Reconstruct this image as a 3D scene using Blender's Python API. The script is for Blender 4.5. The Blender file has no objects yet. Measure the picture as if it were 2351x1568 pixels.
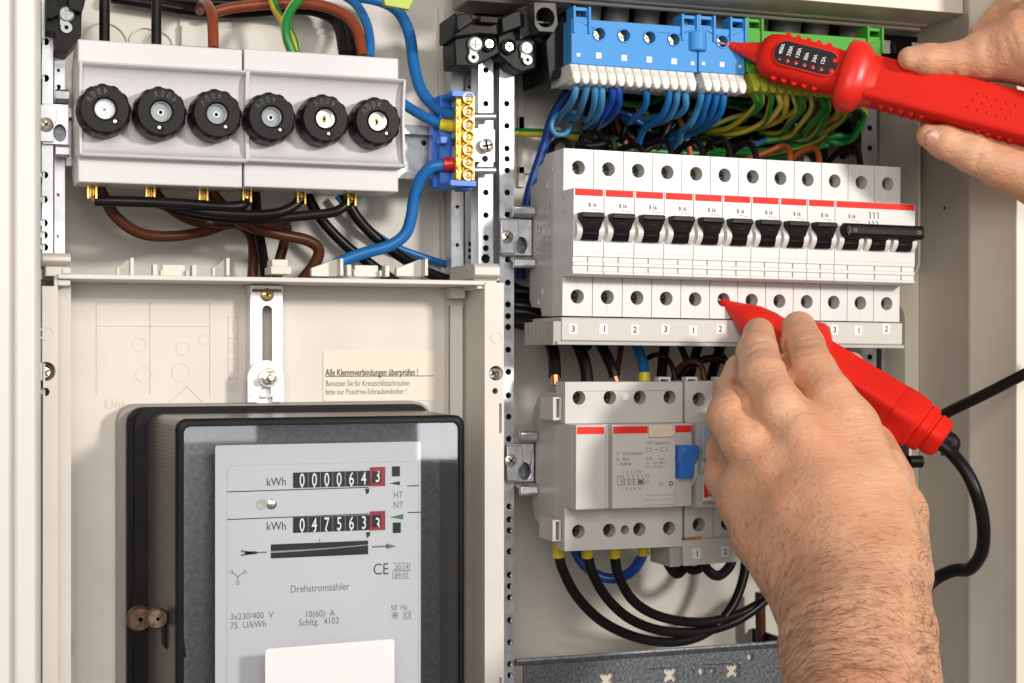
import bpy, bmesh, math, random
import numpy as np
from mathutils import Vector, Matrix
from mathutils.geometry import tessellate_polygon

# ------------------------------------------------------------------ camera, world, lights
S = bpy.context.scene
C = S.collection
TH = math.radians(19.5); ST, CT = math.sin(TH), math.cos(TH)
FPX, CXP, HYP, DC = 3597.0, 1175.5, 809.6, 880.0      # focal length, centre, horizon in photo px; camera to back panel in mm
cam = bpy.data.cameras.new('camera'); co = bpy.data.objects.new('camera', cam); C.objects.link(co)
co.location = (0, -DC*.001, 0); co.rotation_euler = (math.pi/2, 0, -TH)
cam.sensor_width = 36; cam.lens = 55.08; cam.shift_y = .0108; cam.clip_start = .02; cam.clip_end = 50
cam.dof.use_dof = True; cam.dof.focus_distance = .78; cam.dof.aperture_fstop = 22
S.camera = co
w = bpy.data.worlds.new('World'); S.world = w; w.use_nodes = True
w.node_tree.nodes['Background'].inputs[0].default_value = (1.0, .97, .94, 1)
w.node_tree.nodes['Background'].inputs[1].default_value = .23

def area(name, loc, target, size, power, col, sy=None):
    l = bpy.data.lights.new(name, 'AREA'); l.size = size; l.energy = power; l.color = col
    if sy: l.shape = 'RECTANGLE'; l.size_y = sy
    o = bpy.data.objects.new(name, l); C.objects.link(o)
    o.location = loc
    o.rotation_euler = (Vector(target)-Vector(loc)).to_track_quat('-Z', 'Y').to_euler()
    return o
area('key_light', (1.02, -1.62, .42), (.25, 0, 0), .18, 22.5, (1, .96, .91))
area('fill_light', (-.15, -1.55, .42), (.25, 0, 0), .8, 14, (1, .965, .93))
area('strip_softbox_left', (.305, -1.5, -.082), (.2, 0, -.05), .15, .16, (.97, .98, 1), .075)
area('strip_softbox_right', (.66, -1.5, -.10), (.3, 0, 0), .10, .30, (.97, .98, 1), .10)
S.view_settings.view_transform = 'Standard'
try: S.view_settings.look = 'None'
except Exception: pass
S.view_settings.gamma = 1; S.view_settings.exposure = 0.0
S.render.engine = 'CYCLES'

# ------------------------------------------------------------------ mapping: photo px + depth -> mm
def X(px, d): return (DC-d)*math.tan(TH+math.atan((px-CXP)/FPX))
def ZC(px, d): return X(px, d)*ST+(DC-d)*CT
def Zz(px, py, d): return (HYP-py)/FPX*ZC(px, d)
def W(px, py, d): return (X(px, d), d, Zz(px, py, d))
def mmp(px, d): return ZC(px, d)/FPX      # mm per px

# ------------------------------------------------------------------ materials
MATS = {}
def mat(name, col, rough=.45, metal=0, var=.04, vscale=60, bump=0, bscale=400, spec=.5, sss=0, coat=0, emit=None, anis=False):
    if name in MATS: return MATS[name]
    m = bpy.data.materials.new(name); m.use_nodes = True
    nt = m.node_tree; p = nt.nodes['Principled BSDF']
    p.inputs['Roughness'].default_value = rough; p.inputs['Metallic'].default_value = metal
    p.inputs['Specular IOR Level'].default_value = spec
    if coat: p.inputs['Coat Weight'].default_value = coat; p.inputs['Coat Roughness'].default_value = .15
    tc = nt.nodes.new('ShaderNodeTexCoord')
    n = nt.nodes.new('ShaderNodeTexNoise'); n.inputs['Scale'].default_value = vscale; n.inputs['Detail'].default_value = 5
    nt.links.new(tc.outputs['Object'], n.inputs['Vector'])
    r = nt.nodes.new('ShaderNodeValToRGB')
    r.color_ramp.elements[0].position = .3; r.color_ramp.elements[1].position = .7
    a = [max(0, c*(1-var)) for c in col]; b = [min(1, c*(1+var)) for c in col]
    r.color_ramp.elements[0].color = (*a, 1); r.color_ramp.elements[1].color = (*b, 1)
    nt.links.new(n.outputs['Fac'], r.inputs['Fac']); nt.links.new(r.outputs['Color'], p.inputs['Base Color'])
    mr = nt.nodes.new('ShaderNodeMapRange'); mr.inputs['To Min'].default_value = max(.03, rough*.8); mr.inputs['To Max'].default_value = min(1, rough*1.25)
    nt.links.new(n.outputs['Fac'], mr.inputs['Value']); nt.links.new(mr.outputs['Result'], p.inputs['Roughness'])
    if bump:
        n2 = nt.nodes.new('ShaderNodeTexNoise'); n2.inputs['Scale'].default_value = bscale; n2.inputs['Detail'].default_value = 4
        nt.links.new(tc.outputs['Object'], n2.inputs['Vector'])
        bp = nt.nodes.new('ShaderNodeBump'); bp.inputs['Strength'].default_value = bump; bp.inputs['Distance'].default_value = .0004
        nt.links.new(n2.outputs['Fac'], bp.inputs['Height']); nt.links.new(bp.outputs['Normal'], p.inputs['Normal'])
    if sss:
        p.inputs['Subsurface Weight'].default_value = sss; p.inputs['Subsurface Radius'].default_value = (1, .35, .2); p.inputs['Subsurface Scale'].default_value = .004
    if emit:
        p.inputs['Emission Color'].default_value = (*emit[:3], 1); p.inputs['Emission Strength'].default_value = emit[3]
    MATS[name] = m; return m

beige = mat('beige_enclosure', (.60, .565, .50), .4, var=.03, vscale=12, bump=.08, bscale=900)
beige2 = mat('beige_side_panel', (.66, .605, .51), .38, var=.03, vscale=9, bump=.05, bscale=700)
beige_l = mat('beige_tray', (.655, .612, .545), .42, var=.05, vscale=25, bump=.1, bscale=800)
white_m = mat('white_flange', (.69, .645, .60), .33, var=.02, vscale=8)
porc = mat('light_grey_plastic', (.60, .578, .578), .32, var=.02, vscale=20, bump=.05, bscale=1200)
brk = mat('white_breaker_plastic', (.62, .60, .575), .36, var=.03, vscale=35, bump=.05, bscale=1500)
brk_shade = mat('shaded_breaker_plastic', (.50, .485, .455), .42, var=.05, vscale=25, bump=.08, bscale=900)  # darker copy of the breaker white: shade of the left sides put into the colour
rcdm = mat('warm_grey_plastic', (.55, .525, .49), .4, var=.03, vscale=30, bump=.06, bscale=1200)
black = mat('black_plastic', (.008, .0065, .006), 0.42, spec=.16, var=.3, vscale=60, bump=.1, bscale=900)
blackw = mat('black_insulation', (.007, .0055, .0055), 0.34, spec=.2, var=.4, vscale=40, bump=.12, bscale=300)
capm = mat('bakelite_black', (.010, .0085, .008), 0.40, spec=.16, var=.3, vscale=90, bump=.15, bscale=700)
brown = mat('brown_insulation', (.075, .020, .008), .33, spec=.35, var=.15, vscale=30, bump=.08)
brown2 = mat('red_brown_insulation', (.21, .042, .013), .34, spec=.35, var=.12, vscale=30)
bluew = mat('blue_insulation', (.012, .13, .38), .32, spec=.35, var=.12, vscale=30, bump=.06)
bluel = mat('light_blue_insulation', (.05, .22, .42), .36, spec=.3, var=.15, vscale=40)
blued = mat('dark_blue_insulation', (.008, .055, .30), .34, var=.15, vscale=30)
greenw = mat('green_insulation', (.01, .20, .035), .34, var=.12)
yelw = mat('yellow_insulation', (.55, .40, .03), .36, var=.12)
yelw2 = mat('pale_yellow_insulation', (.58, .46, .09), .4, var=.15)
orangew = mat('orange_insulation', (.42, .10, .02), .36, var=.12)
blueb = mat('blue_terminal_plastic', (.055, .27, .62), .5, spec=.25, var=.04, vscale=30, bump=.06)
blueh = mat('royal_blue_plastic', (.03, .17, .62), .38, var=.06, vscale=30)
greenb = mat('green_terminal_plastic', (.07, .33, .035), .5, spec=.25, var=.05)
ygb = mat('olive_yellow_plastic', (.40, .42, .04), .5, spec=.25, var=.08)
cream = mat('cream_plastic', (.76, .73, .67), .4, var=.03)
red = mat('red_probe_plastic', (.64, .017, .009), .55, spec=.12, var=.05, vscale=40, bump=.10, bscale=1300)
redh = mat('red_glossy_plastic', (.66, .020, .011), .36, spec=.25, var=.05, vscale=40, coat=.06)
redp = mat('red_stripe_paint', (.72, .03, .02), .55, spec=.2, var=.05)
redf = mat('red_ferrule', (.60, .012, .02), .3, var=.1)
yelf = mat('yellow_ferrule', (.66, .50, .02), .33, var=.1)
ink = mat('black_ink', (.02, .02, .02), .7, var=.1)
gink = mat('grey_ink', (.16, .16, .16), .7, var=.1)
lgink = mat('pale_grey_ink', (.36, .35, .34), .7, var=.1)
whitep = mat('white_sticker', (.74, .735, .73), .55, var=.01)
whiteink = mat('white_ink', (.8, .8, .8), .6, var=.02)
redink = mat('red_counter_frame', (.27, .012, .02), .45)
greenink = mat('green_marker', (.02, .18, .07), .5)
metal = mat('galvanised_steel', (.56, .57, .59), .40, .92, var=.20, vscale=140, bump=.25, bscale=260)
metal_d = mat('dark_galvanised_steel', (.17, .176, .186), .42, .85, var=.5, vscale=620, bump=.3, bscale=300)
chrome = mat('bright_screw', (.80, .77, .68), .25, 1, var=.15, vscale=300)
brass = mat('brass', (.85, .56, .18), .25, 1, var=.25, vscale=200)
goldc = mat('gold_copper_clamp', (.90, .55, .16), .24, 1, var=.3, vscale=250)
copper = mat('copper_strands', (.85, .36, .18), .3, 1, var=.3, vscale=400)
darkscrew = mat('dark_screw', (.16, .13, .09), .38, .9, var=.5, vscale=260)
rusty = mat('rusty_screw', (.17, .10, .065), .55, .5, var=.4, vscale=300, bump=.4)
metb = mat('meter_grey_base', (.27, .25, .22), .38, var=.05)
metal_in = mat('meter_inner_steel', (.21, .21, .22), .30, .85, var=.22, vscale=420)
facep = mat('meter_face_grey', (.54, .545, .56), .5, .0, var=.02, vscale=14)
discm = mat('meter_disc_steel', (.85, .85, .87), .2, 1)
dark = mat('dark_interior', (.012, .011, .010), .8, var=.3)
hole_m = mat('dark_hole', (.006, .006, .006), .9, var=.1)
greyp = mat('grey_conduit', (.20, .185, .17), .5, var=.1)
milky = mat('milky_plastic', (.38, .40, .39), .25, var=.08, spec=.7, sss=.2)
bluegl = mat('blue_grey_flap', (.40, .46, .54), .25, var=.05)
nailm = mat('finger_nail', (.60, .30, .225), .28, var=.08, vscale=200, coat=.3)
hairm = mat('body_hair', (.075, .034, .018), .5, var=.3)
ledr = mat('red_led', (.55, .02, .02), .2, var=.1, coat=.5)
ledd = mat('dark_red_led', (.16, .006, .008), .2, var=.1, coat=.5)

def see_through(name, tint, ior, rough, extra=.0, ribs=0):
    m = bpy.data.materials.new(name); m.use_nodes = True; nt = m.node_tree; nt.nodes.clear()
    o = nt.nodes.new('ShaderNodeOutputMaterial'); t = nt.nodes.new('ShaderNodeBsdfTransparent'); t.inputs[0].default_value = (*tint, 1)
    g = nt.nodes.new('ShaderNodeBsdfGlossy'); g.inputs['Roughness'].default_value = rough; g.inputs[0].default_value = (1, 1, 1, 1)
    f = nt.nodes.new('ShaderNodeFresnel'); f.inputs[0].default_value = ior
    mx = nt.nodes.new('ShaderNodeMixShader')
    ad = nt.nodes.new('ShaderNodeMath'); ad.operation = 'ADD'; ad.inputs[1].default_value = extra
    nt.links.new(f.outputs[0], ad.inputs[0]); nt.links.new(ad.outputs[0], mx.inputs[0])
    nt.links.new(t.outputs[0], mx.inputs[1]); nt.links.new(g.outputs[0], mx.inputs[2]); nt.links.new(mx.outputs[0], o.inputs[0])
    return m
glass = see_through('clear_window', (.96, .965, .97), 1.45, .03, .0)

def smoked_side():
    m = bpy.data.materials.new('ribbed_smoked_plastic'); m.use_nodes = True; nt = m.node_tree; p = nt.nodes['Principled BSDF']
    p.inputs['Roughness'].default_value = .3
    tc = nt.nodes.new('ShaderNodeTexCoord'); wv = nt.nodes.new('ShaderNodeTexWave'); wv.bands_direction = 'Z'; wv.inputs['Scale'].default_value = 170; wv.inputs['Distortion'].default_value = 0
    wv.inputs['Detail Scale'].default_value = 30
    nt.links.new(tc.outputs['Object'], wv.inputs['Vector'])
    r = nt.nodes.new('ShaderNodeValToRGB'); r.color_ramp.elements[0].color = (.060, .053, .047, 1); r.color_ramp.elements[1].color = (.098, .088, .078, 1)
    nt.links.new(wv.outputs['Fac'], r.inputs['Fac']); nt.links.new(r.outputs['Color'], p.inputs['Base Color'])
    bp = nt.nodes.new('ShaderNodeBump'); bp.inputs['Strength'].default_value = .25; bp.inputs['Distance'].default_value = .0002
    nt.links.new(wv.outputs['Fac'], bp.inputs['Height']); nt.links.new(bp.outputs['Normal'], p.inputs['Normal'])
    return m
smoke = smoked_side()

def skin_mat():
    m = bpy.data.materials.new('skin'); m.use_nodes = True; nt = m.node_tree; p = nt.nodes['Principled BSDF']; L = nt.links.new
    p.inputs['Roughness'].default_value = .48; p.inputs['Subsurface Weight'].default_value = .22
    p.inputs['Subsurface Radius'].default_value = (1, .38, .22); p.inputs['Subsurface Scale'].default_value = .004
    tc = nt.nodes.new('ShaderNodeTexCoord')
    def noise(sc, det=5, dis=0, vec=None):
        n = nt.nodes.new('ShaderNodeTexNoise'); n.inputs['Scale'].default_value = sc; n.inputs['Detail'].default_value = det; n.inputs['Distortion'].default_value = dis
        L(vec or tc.outputs['Object'], n.inputs['Vector']); return n.outputs['Fac']
    r = nt.nodes.new('ShaderNodeValToRGB'); e = r.color_ramp.elements
    e[0].position = .3; e[0].color = (.57, .27, .15, 1); e[1].position = .68; e[1].color = (.67, .375, .225, 1)
    L(noise(38, 6), r.inputs['Fac'])
    r2 = nt.nodes.new('ShaderNodeValToRGB'); e = r2.color_ramp.elements
    e[0].position = .28; e[0].color = (.86, .70, .68, 1); e[1].position = .5; e[1].color = (1, 1, 1, 1)
    L(noise(260, 3), r2.inputs['Fac'])
    mx = nt.nodes.new('ShaderNodeMixRGB'); mx.blend_type = 'MULTIPLY'; mx.inputs[0].default_value = .4
    L(r.outputs[0], mx.inputs[1]); L(r2.outputs[0], mx.inputs[2]); L(mx.outputs[0], p.inputs['Base Color'])
    mp = nt.nodes.new('ShaderNodeMapping'); mp.inputs['Rotation'].default_value = (0, .35, 0); mp.inputs['Scale'].default_value = (.30, 1, 1.5)
    L(tc.outputs['Object'], mp.inputs['Vector'])
    f1 = noise(300, 6, .8, mp.outputs[0])
    vo = nt.nodes.new('ShaderNodeTexVoronoi'); vo.inputs['Scale'].default_value = 520; vo.feature = 'DISTANCE_TO_EDGE'; L(tc.outputs['Object'], vo.inputs['Vector'])
    b1 = nt.nodes.new('ShaderNodeBump'); b1.inputs['Strength'].default_value = .6; b1.inputs['Distance'].default_value = .0011
    L(f1, b1.inputs['Height'])
    b2 = nt.nodes.new('ShaderNodeBump'); b2.inputs['Strength'].default_value = .3; b2.inputs['Distance'].default_value = .0005
    L(vo.outputs['Distance'], b2.inputs['Height']); L(b1.outputs[0], b2.inputs['Normal']); L(b2.outputs[0], p.inputs['Normal'])
    return m
skin = skin_mat()

# ------------------------------------------------------------------ mesh builder (coordinates: x right, d out of the cabinet, z up; mm)
def rrect(x0, z0, x1, z1, r, n=5):
    r = min(r, abs(x1-x0)/2-.01, abs(z1-z0)/2-.01); o = []
    for cx, cz, a0 in ((x1-r, z1-r, 0), (x0+r, z1-r, 90), (x0+r, z0+r, 180), (x1-r, z0+r, 270)):
        for k in range(n+1):
            a = math.radians(a0+90*k/n); o.append((cx+r*math.cos(a), cz+r*math.sin(a)))
    return o
def circ(cx, cz, r, n=24, rz=None): return [(cx+r*math.cos(2*math.pi*k/n), cz+(rz or r)*math.sin(2*math.pi*k/n)) for k in range(n)]
def rect(x0, z0, x1, z1): return [(x0, z0), (x1, z0), (x1, z1), (x0, z1)]
def catmull(P, n=8):
    P = [Vector(p) for p in P]
    if len(P) < 3: return [P[0].lerp(P[-1], k/6) for k in range(7)]
    Q = [P[0]*2-P[1]]+P+[P[-1]*2-P[-2]]; o = []
    for i in range(1, len(Q)-2):
        a, b, c, d = Q[i-1:i+3]
        for k in range(n):
            t = k/n
            o.append(.5*((2*b)+(c-a)*t+(2*a-5*b+4*c-d)*t*t+(3*b-a-3*c+d)*t**3))
    o.append(P[-1]); return o
TXT = {}
class MB:
    def __init__(s): s.v = []; s.f = []; s.m = []
    def add(s, v, f, m=0):
        b = len(s.v); s.v += [tuple(p) for p in v]; s.f += [tuple(i+b for i in q) for q in f]
        s.m += (m if isinstance(m, list) else [m]*len(f)); return s
    def box(s, x0, x1, z0, z1, d0, d1, m=0): return s.prism(rect(x0, z0, x1, z1), d0, d1, (), m)
    def prism(s, outer, d0, d1, holes=(), m=0, top=None):
        loops = [list(outer)]+[list(h) for h in holes]
        v = []; f = []; off = []
        for lp in loops: off.append(len(v)); v += [(x, d0, z) for x, z in lp]+[(x, d1, z) for x, z in lp]
        flat = []
        for li, lp in enumerate(loops):
            flat += [(li, k) for k in range(len(lp))]
        tris = tessellate_polygon([[Vector((x, z, 0)) for x, z in lp] for lp in loops])
        for t in tris:
            ii = [flat[i] for i in t]
            f.append([off[l]+k for l, k in ii]); f.append([off[l]+len(loops[l])+k for l, k in reversed(ii)])
        for li, lp in enumerate(loops):
            n = len(lp)
            for k in range(n):
                k2 = (k+1) % n; f.append((off[li]+k, off[li]+k2, off[li]+n+k2, off[li]+n+k))
        return s.add(v, f, m)
    def profx(s, prof, x0, x1, m=0):          # prof: list of (d, z), swept along x
        n = len(prof); v = [(x0, d, z) for d, z in prof]+[(x1, d, z) for d, z in prof]; f = []
        for t in tessellate_polygon([[Vector((d, z, 0)) for d, z in prof]]):
            f.append(tuple(t)); f.append(tuple(i+n for i in reversed(t)))
        for k in range(n): f.append((k, (k+1) % n, n+(k+1) % n, n+k))
        return s.add(v, f, m)
    def profz(s, prof, z0, z1, m=0):          # prof: list of (x, d), swept along z
        n = len(prof); v = [(x, d, z0) for x, d in prof]+[(x, d, z1) for x, d in prof]; f = []
        for t in tessellate_polygon([[Vector((x, d, 0)) for x, d in prof]]):
            f.append(tuple(t)); f.append(tuple(i+n for i in reversed(t)))
        for k in range(n): f.append((k, (k+1) % n, n+(k+1) % n, n+k))
        return s.add(v, f, m)
    def lathe(s, cx, cz, prof, n=32, m=0, scal=None, tilt=(0, 0)):  # prof: (r, d) open chain, axis along d
        v = []; f = []
        for r, d in prof:
            for k in range(n):
                a = 2*math.pi*k/n; rr = r*(scal(k, d) if scal else 1)
                v.append((cx+rr*math.cos(a)+tilt[0]*d, d, cz+rr*math.sin(a)+tilt[1]*d))
        for i in range(len(prof)-1):
            for k in range(n): f.append((i*n+k, i*n+(k+1) % n, (i+1)*n+(k+1) % n, (i+1)*n+k))
        f.append(tuple(range(n))); f.append(tuple((len(prof)-1)*n+k for k in range(n)))
        return s.add(v, f, m)
    def tube(s, P, r, n=12, m=0, stripe=None, twist=0, smooth=True, cap=True, ns=8):
        P = catmull(P, ns) if smooth else [Vector(p) for p in P]
        N = len(P); v = []; f = []; mm = []
        T = [(P[min(i+1, N-1)]-P[max(i-1, 0)]).normalized() for i in range(N)]
        u = T[0].cross(Vector((0, 1, 0)));  u = u if u.length > .1 else T[0].cross(Vector((1, 0, 0))); u.normalize()
        for i in range(N):
            u = (u-T[i]*u.dot(T[i])).normalized(); b = T[i].cross(u); tw = twist*i/N
            ri = r(i/(N-1)) if callable(r) else r
            for k in range(n):
                a = 2*math.pi*k/n+tw; v.append(P[i]+u*(ri*math.cos(a))+b*(ri*math.sin(a)))
        for i in range(N-1):
            for k in range(n):
                f.append((i*n+k, i*n+(k+1) % n, (i+1)*n+(k+1) % n, (i+1)*n+k))
                mm.append(stripe[1] if (stripe and ((k+(stripe[2] if len(stripe) > 2 else 4)) % n) < stripe[0]) else m)
        if cap: f += [tuple(range(n)), tuple((N-1)*n+k for k in range(n))]; mm += [m, m]
        return s.add(v, f, mm)
    def cyl(s, a, b, r, n=20, m=0, r2=None):
        r2 = r if r2 is None else r2
        return s.tube([a, b], lambda t: r+(r2-r)*t, n, m, smooth=False)
    def text(s, body, x, z, d, size, m=0, align='LEFT', bold=0, shear=0, sx=1, slope=0, rot=0, thick=0):
        key = (body, bold, shear)
        if key not in TXT:
            c = bpy.data.curves.new('t', 'FONT'); c.body = body; c.size = 1; c.offset = bold; c.shear = shear; c.resolution_u = 3
            o = bpy.data.objects.new('t', c); C.objects.link(o)
            bpy.context.view_layer.update()
            me = bpy.data.meshes.new_from_object(o.evaluated_get(bpy.context.evaluated_depsgraph_get()))
            TXT[key] = ([tuple(q.co) for q in me.vertices], [tuple(q.vertices) for q in me.polygons])
            bpy.data.objects.remove(o); bpy.data.meshes.remove(me); bpy.data.curves.remove(c)
        vs, fs = TXT[key]
        if not vs: return s
        w_ = max(q[0] for q in vs)
        ox = 0 if align == 'LEFT' else (-w_/2 if align == 'CENTER' else -w_)
        ca, sa = math.cos(rot), math.sin(rot); v = []
        for q in vs:
            a, b = (q[0]+ox)*size*sx, q[1]*size
            v.append((x+a*ca-b*sa, d, z+a*sa+b*ca+slope*a))
        return s.add(v, fs, m)
    def build(s, name, mats, parent=None, bevel=0, seg=2, smooth=35, xf=None, **tags):
        if not isinstance(mats, (list, tuple)): mats = [mats]
        V = np.array(s.v, float)
        if parent is not None: org = ORG[parent]
        else:
            mn, mx = V.min(0), V.max(0); org = ((mn[0]+mx[0])/2, (mn[1]+mx[1])/2, mn[2])
        V = (V-np.array(org))*np.array((1, -1, 1))*.001
        me = bpy.data.meshes.new(name); me.from_pydata(V.tolist(), [], s.f)
        for m_ in mats: me.materials.append(m_)
        me.polygons.foreach_set('material_index', s.m)
        bm = bmesh.new(); bm.from_mesh(me); bmesh.ops.recalc_face_normals(bm, faces=bm.faces); bm.to_mesh(me); bm.free()
        me.polygons.foreach_set('use_smooth', [True]*len(me.polygons))
        me.set_sharp_from_angle(angle=math.radians(smooth))
        o = bpy.data.objects.new(name, me); C.objects.link(o)
        if parent is not None: o.parent = parent; ORG[o] = org
        else: o.location = (org[0]*.001, -org[1]*.001, org[2]*.001); ORG[o] = org
        if bevel:
            b = o.modifiers.new('bevel', 'BEVEL'); b.width = bevel*.001; b.segments = seg; b.limit_method = 'ANGLE'; b.angle_limit = math.radians(40); b.harden_normals = False
        for k, q in tags.items(): o[k] = q
        return o
ORG = {}
def thing(name, label, cat, org=(0, 0, 0), local=False, roll=0, group=None):
    o = bpy.data.objects.new(name, None); C.objects.link(o); o.empty_display_size = .01
    o.location = (org[0]*.001, -org[1]*.001, org[2]*.001); o.rotation_euler = (0, roll, 0)
    ORG[o] = (0, 0, 0) if local else org
    o['label'] = label; o['category'] = cat
    if group: o['group'] = group
    return o
def dup(root, org, label=None, roll=None):
    r = root.copy(); C.objects.link(r); r.location = (org[0]*.001, -org[1]*.001, org[2]*.001)
    if label: r['label'] = label
    if roll is not None: r.rotation_euler = (0, roll, 0)
    def rec(a, b):
        for ch in list(a.children):
            if ch.parent is a:
                c = ch.copy(); C.objects.link(c); c.parent = b; rec(ch, c)
    rec(root, r); ORG[r] = (0, 0, 0); return r
def cross_screw(mb, x, z, d, r, m=0, md=1, ang=.5, slot=False, h=1.2):
    mb.lathe(x, z, [(r*.9, d-h), (r, d-h*.3), (r*.8, d+h*.1), (.01, d+h*.15)], 20, m)
    for a in ([ang] if slot else [ang, ang+math.pi/2]):
        L, t = r*.72, r*.15; ca, sa = math.cos(a), math.sin(a)
        pts = [(x+u*ca-v_*sa, z+u*sa+v_*ca) for u, v_ in ((-L, -t), (L, -t), (L, t), (-L, t))]
        mb.prism(pts, d-.3, d+h*.15+.12, (), md)

rnd = random.Random(7)

# ================================================================== CABINET
cab = thing('electrical_cabinet', 'open beige metal electrical cabinet holding meter, fuses and breakers', 'cabinet', (250, 0, -260))
b = MB(); b.box(-80, 640, -300, 300, -4, 0)
# moulded relief on the back panel
def pxbox(m_, x0, y0, x1, y1, d0, d1, mi=0): m_.box(X(x0, d1), X(x1, d1), Zz((x0+x1)/2, y1, d1), Zz((x0+x1)/2, y0, d1), d0, d1, mi)
b.build('back_panel', beige, cab)
for a_ in ((1015, 130, 1034, 640, .2, 6), (1008, 20, 1022, 300, .3, 3), (1190, 270, 1290, 300, .2, 3), (1190, 385, 1300, 400, .2, 3), (1190, 150, 1205, 430, .3, 3)):
    b = MB(); pxbox(b, *a_); b.build('moulded_relief', beige, cab, bevel=.4)
b = MB()
pxbox(b, 412, 58, 838, 118, .2, 2.5); pxbox(b, 416, 72, 834, 118, 2.4, 5)
b.build('moulded_relief', beige, cab, bevel=.4)
for px, py, r in ((335, 100, 9), (240, 105, 13), (365, 105, 8), (2112, 322, 16)):
    b = MB(); x, _, z = W(px, py, 1); b.prism(circ(x, z, r, 40), .1, 1.6, [circ(x, z, r-.8, 40)]); b.build('moulded_ring', beige, cab, bevel=.4)
b = MB()
xr = X(100, 150)
b.profz([(-90, 0), (xr-3, 0), (xr-1, 146), (xr-4, 151), (xr-12, 151), (xr-14, 148), (xr-90, 148)], -300, 300)
b.build('front_flange', white_m, cab, bevel=1)
b = MB(); XW = 556
b.profz([(XW+8, 0), (XW, 0), (XW, 107), (XW-1.4, 109), (XW-1.4, 112), (XW, 114), (XW, 148), (XW-.5, 152), (XW+14, 153), (XW+17, 149), (XW+60, 149), (XW+60, 140), (XW+8, 140)], -300, 300)
b.build('side_wall', beige2, cab, bevel=.8)
b = MB(); b.box(286, XW-.1, 198.5, 290, 70, 103); b.box(286, XW-2, 197.6, 200.2, 65.5, 69.9); b.box(286, XW-4, 195.6, 197.4, 62, 65.4)
b.build('top_panel', beige2, cab, bevel=.6)
# side frame with two rounded recesses
zt, z1, z2 = 190, 45, 31.5
def arc(cx, cz, r, a0, a1, n=6): return [(cx+r*math.cos(math.radians(a0+(a1-a0)*k/n)), cz+r*math.sin(math.radians(a0+(a1-a0)*k/n))) for k in range(n+1)]
pts = [(517, zt), (XW-.1, zt), (XW-.1, -290), (XW-10, -290)]+[(XW-10, z2-14)]+arc(XW-22, z2-12, 12, 0, 90)+[(517, z2), (517, z1)]+arc(XW-15, z1+11, 11, -90, 0)+[(XW-4, zt-8), (517, zt-8)]
b = MB(); b.prism(pts, 20, 58)
rim = [(517, z1-.6)]+arc(XW-15, z1+11, 12, -90, 0)+[(XW-3, zt-8), (XW-4.6, zt-8)]+arc(XW-15, z1+11, 10.4, 0, -90)+[(517, z1+1)]
b.prism(rim, 58, 64)
b.build('side_frame', beige2, cab, bevel=.8)
b = MB(); x, d, z = W(2171, 478, 120)
b.lathe(XW, 0, [(.01, 0), (.01, .1)], 3)
b.cyl((XW-.3, 84, Zz(2171, 478, 84)), (XW+1, 84, Zz(2171, 478, 84)), .9)
b.build('pin_hole', hole_m, cab)
# dark conduits under the cabinet top
b = MB(); b.box(284, 545, 176, 190, 4, 30); b.build('cable_entry_ledge', greyp, cab, bevel=1)
for i, px in enumerate((1340, 1410, 1480, 1560, 1640, 1730, 1800, 1870, 1950)):
    b = MB(); x = X(px, 40); b.cyl((x, 38, 178), (x+3, 44, 225), 7.5 if i % 3 else 9); b.build('conduit_stub', greyp, cab)
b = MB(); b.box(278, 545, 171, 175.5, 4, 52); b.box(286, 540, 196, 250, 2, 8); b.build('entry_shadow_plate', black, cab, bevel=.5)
b = MB(); b.box(268, 330, 196, 225, 20, 50); b.build('cable_entry_bracket', greyp, cab, bevel=1)

# ================================================================== RAILS
def rail(name, label, px0, px1, py0, py1, d, holes, depth=14, m=metal, hr=1.75, extra=None, bev=.35):
    t = thing(name, label, 'rail', (X((px0+px1)/2, d), d, Zz(px0, py1, d)), group='perforated steel rails of the cabinet')
    x0, x1 = X(px0, d), X(px1, d); xc = (x0+x1)/2; pc = (px0+px1)/2
    zt, zb = Zz(pc, py0, d), Zz(pc, py1, d)
    b = MB(); hs = []
    for h in holes:
        hx = h[0] if isinstance(h, tuple) else pc; hy = h[1] if isinstance(h, tuple) else h
        hs.append(circ(X(hx, d), Zz(pc, hy, d), (h[2] if isinstance(h, tuple) and len(h) > 2 else hr), 16))
    hs.sort(key=lambda q: q[0][1]); cz = [sum(p[1] for p in q)/len(q) for q in hs]; lo_ = zb
    if px1-px0 < 30 or len(hs) < 2 or name == 'x':
        pass
    grp = [];
    for q, c_ in zip(hs, cz):
        if grp and abs(c_-grp[-1][1]) < 4.2: grp[-1][0].append(q)
        else: grp.append([[q], c_])
    for i, (qs, c_) in enumerate(grp):
        cl = max(sum(p[1] for p in q)/len(q) for q in qs)
        hi_ = zt if i == len(grp)-1 else (cl+grp[i+1][1])/2
        b.prism(rect(x0, lo_, x1, hi_), d-1.5, d, qs); lo_ = hi_
    b.box(x0, x0+1.5, zb, zt, d-depth, d-1.6); b.box(x1-1.5, x1, zb, zt, d-depth, d-1.6)
    b.build('rail_face', m, t)
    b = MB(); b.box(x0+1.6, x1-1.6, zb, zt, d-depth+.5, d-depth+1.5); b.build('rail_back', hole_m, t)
    return t, (x0, x1, zb, zt)
HC = [161, 238, 289, 341, 365, 391, 442, 493, 544, 570, 596, 649, 699, 726, 751, 803, 854, 908, 957, 1008, 1060, 1163, 1193, 1218, 1266, 1320, 1346, 1372, 1424, 1475, 1525, 1551]
rail('perforated_rail', 'galvanised rail right of the meter tray running the full height', 1147, 1180, 60, 1650, 48, [(1163+(y-161)*.006, y) for y in HC])
rail('perforated_rail', 'galvanised rail behind the brass terminal, left of the long rail', 1099, 1132, 60, 660, 48, [161, 238, 442, 494, 546, 570, (1115, 594, 2.6)])
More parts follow.
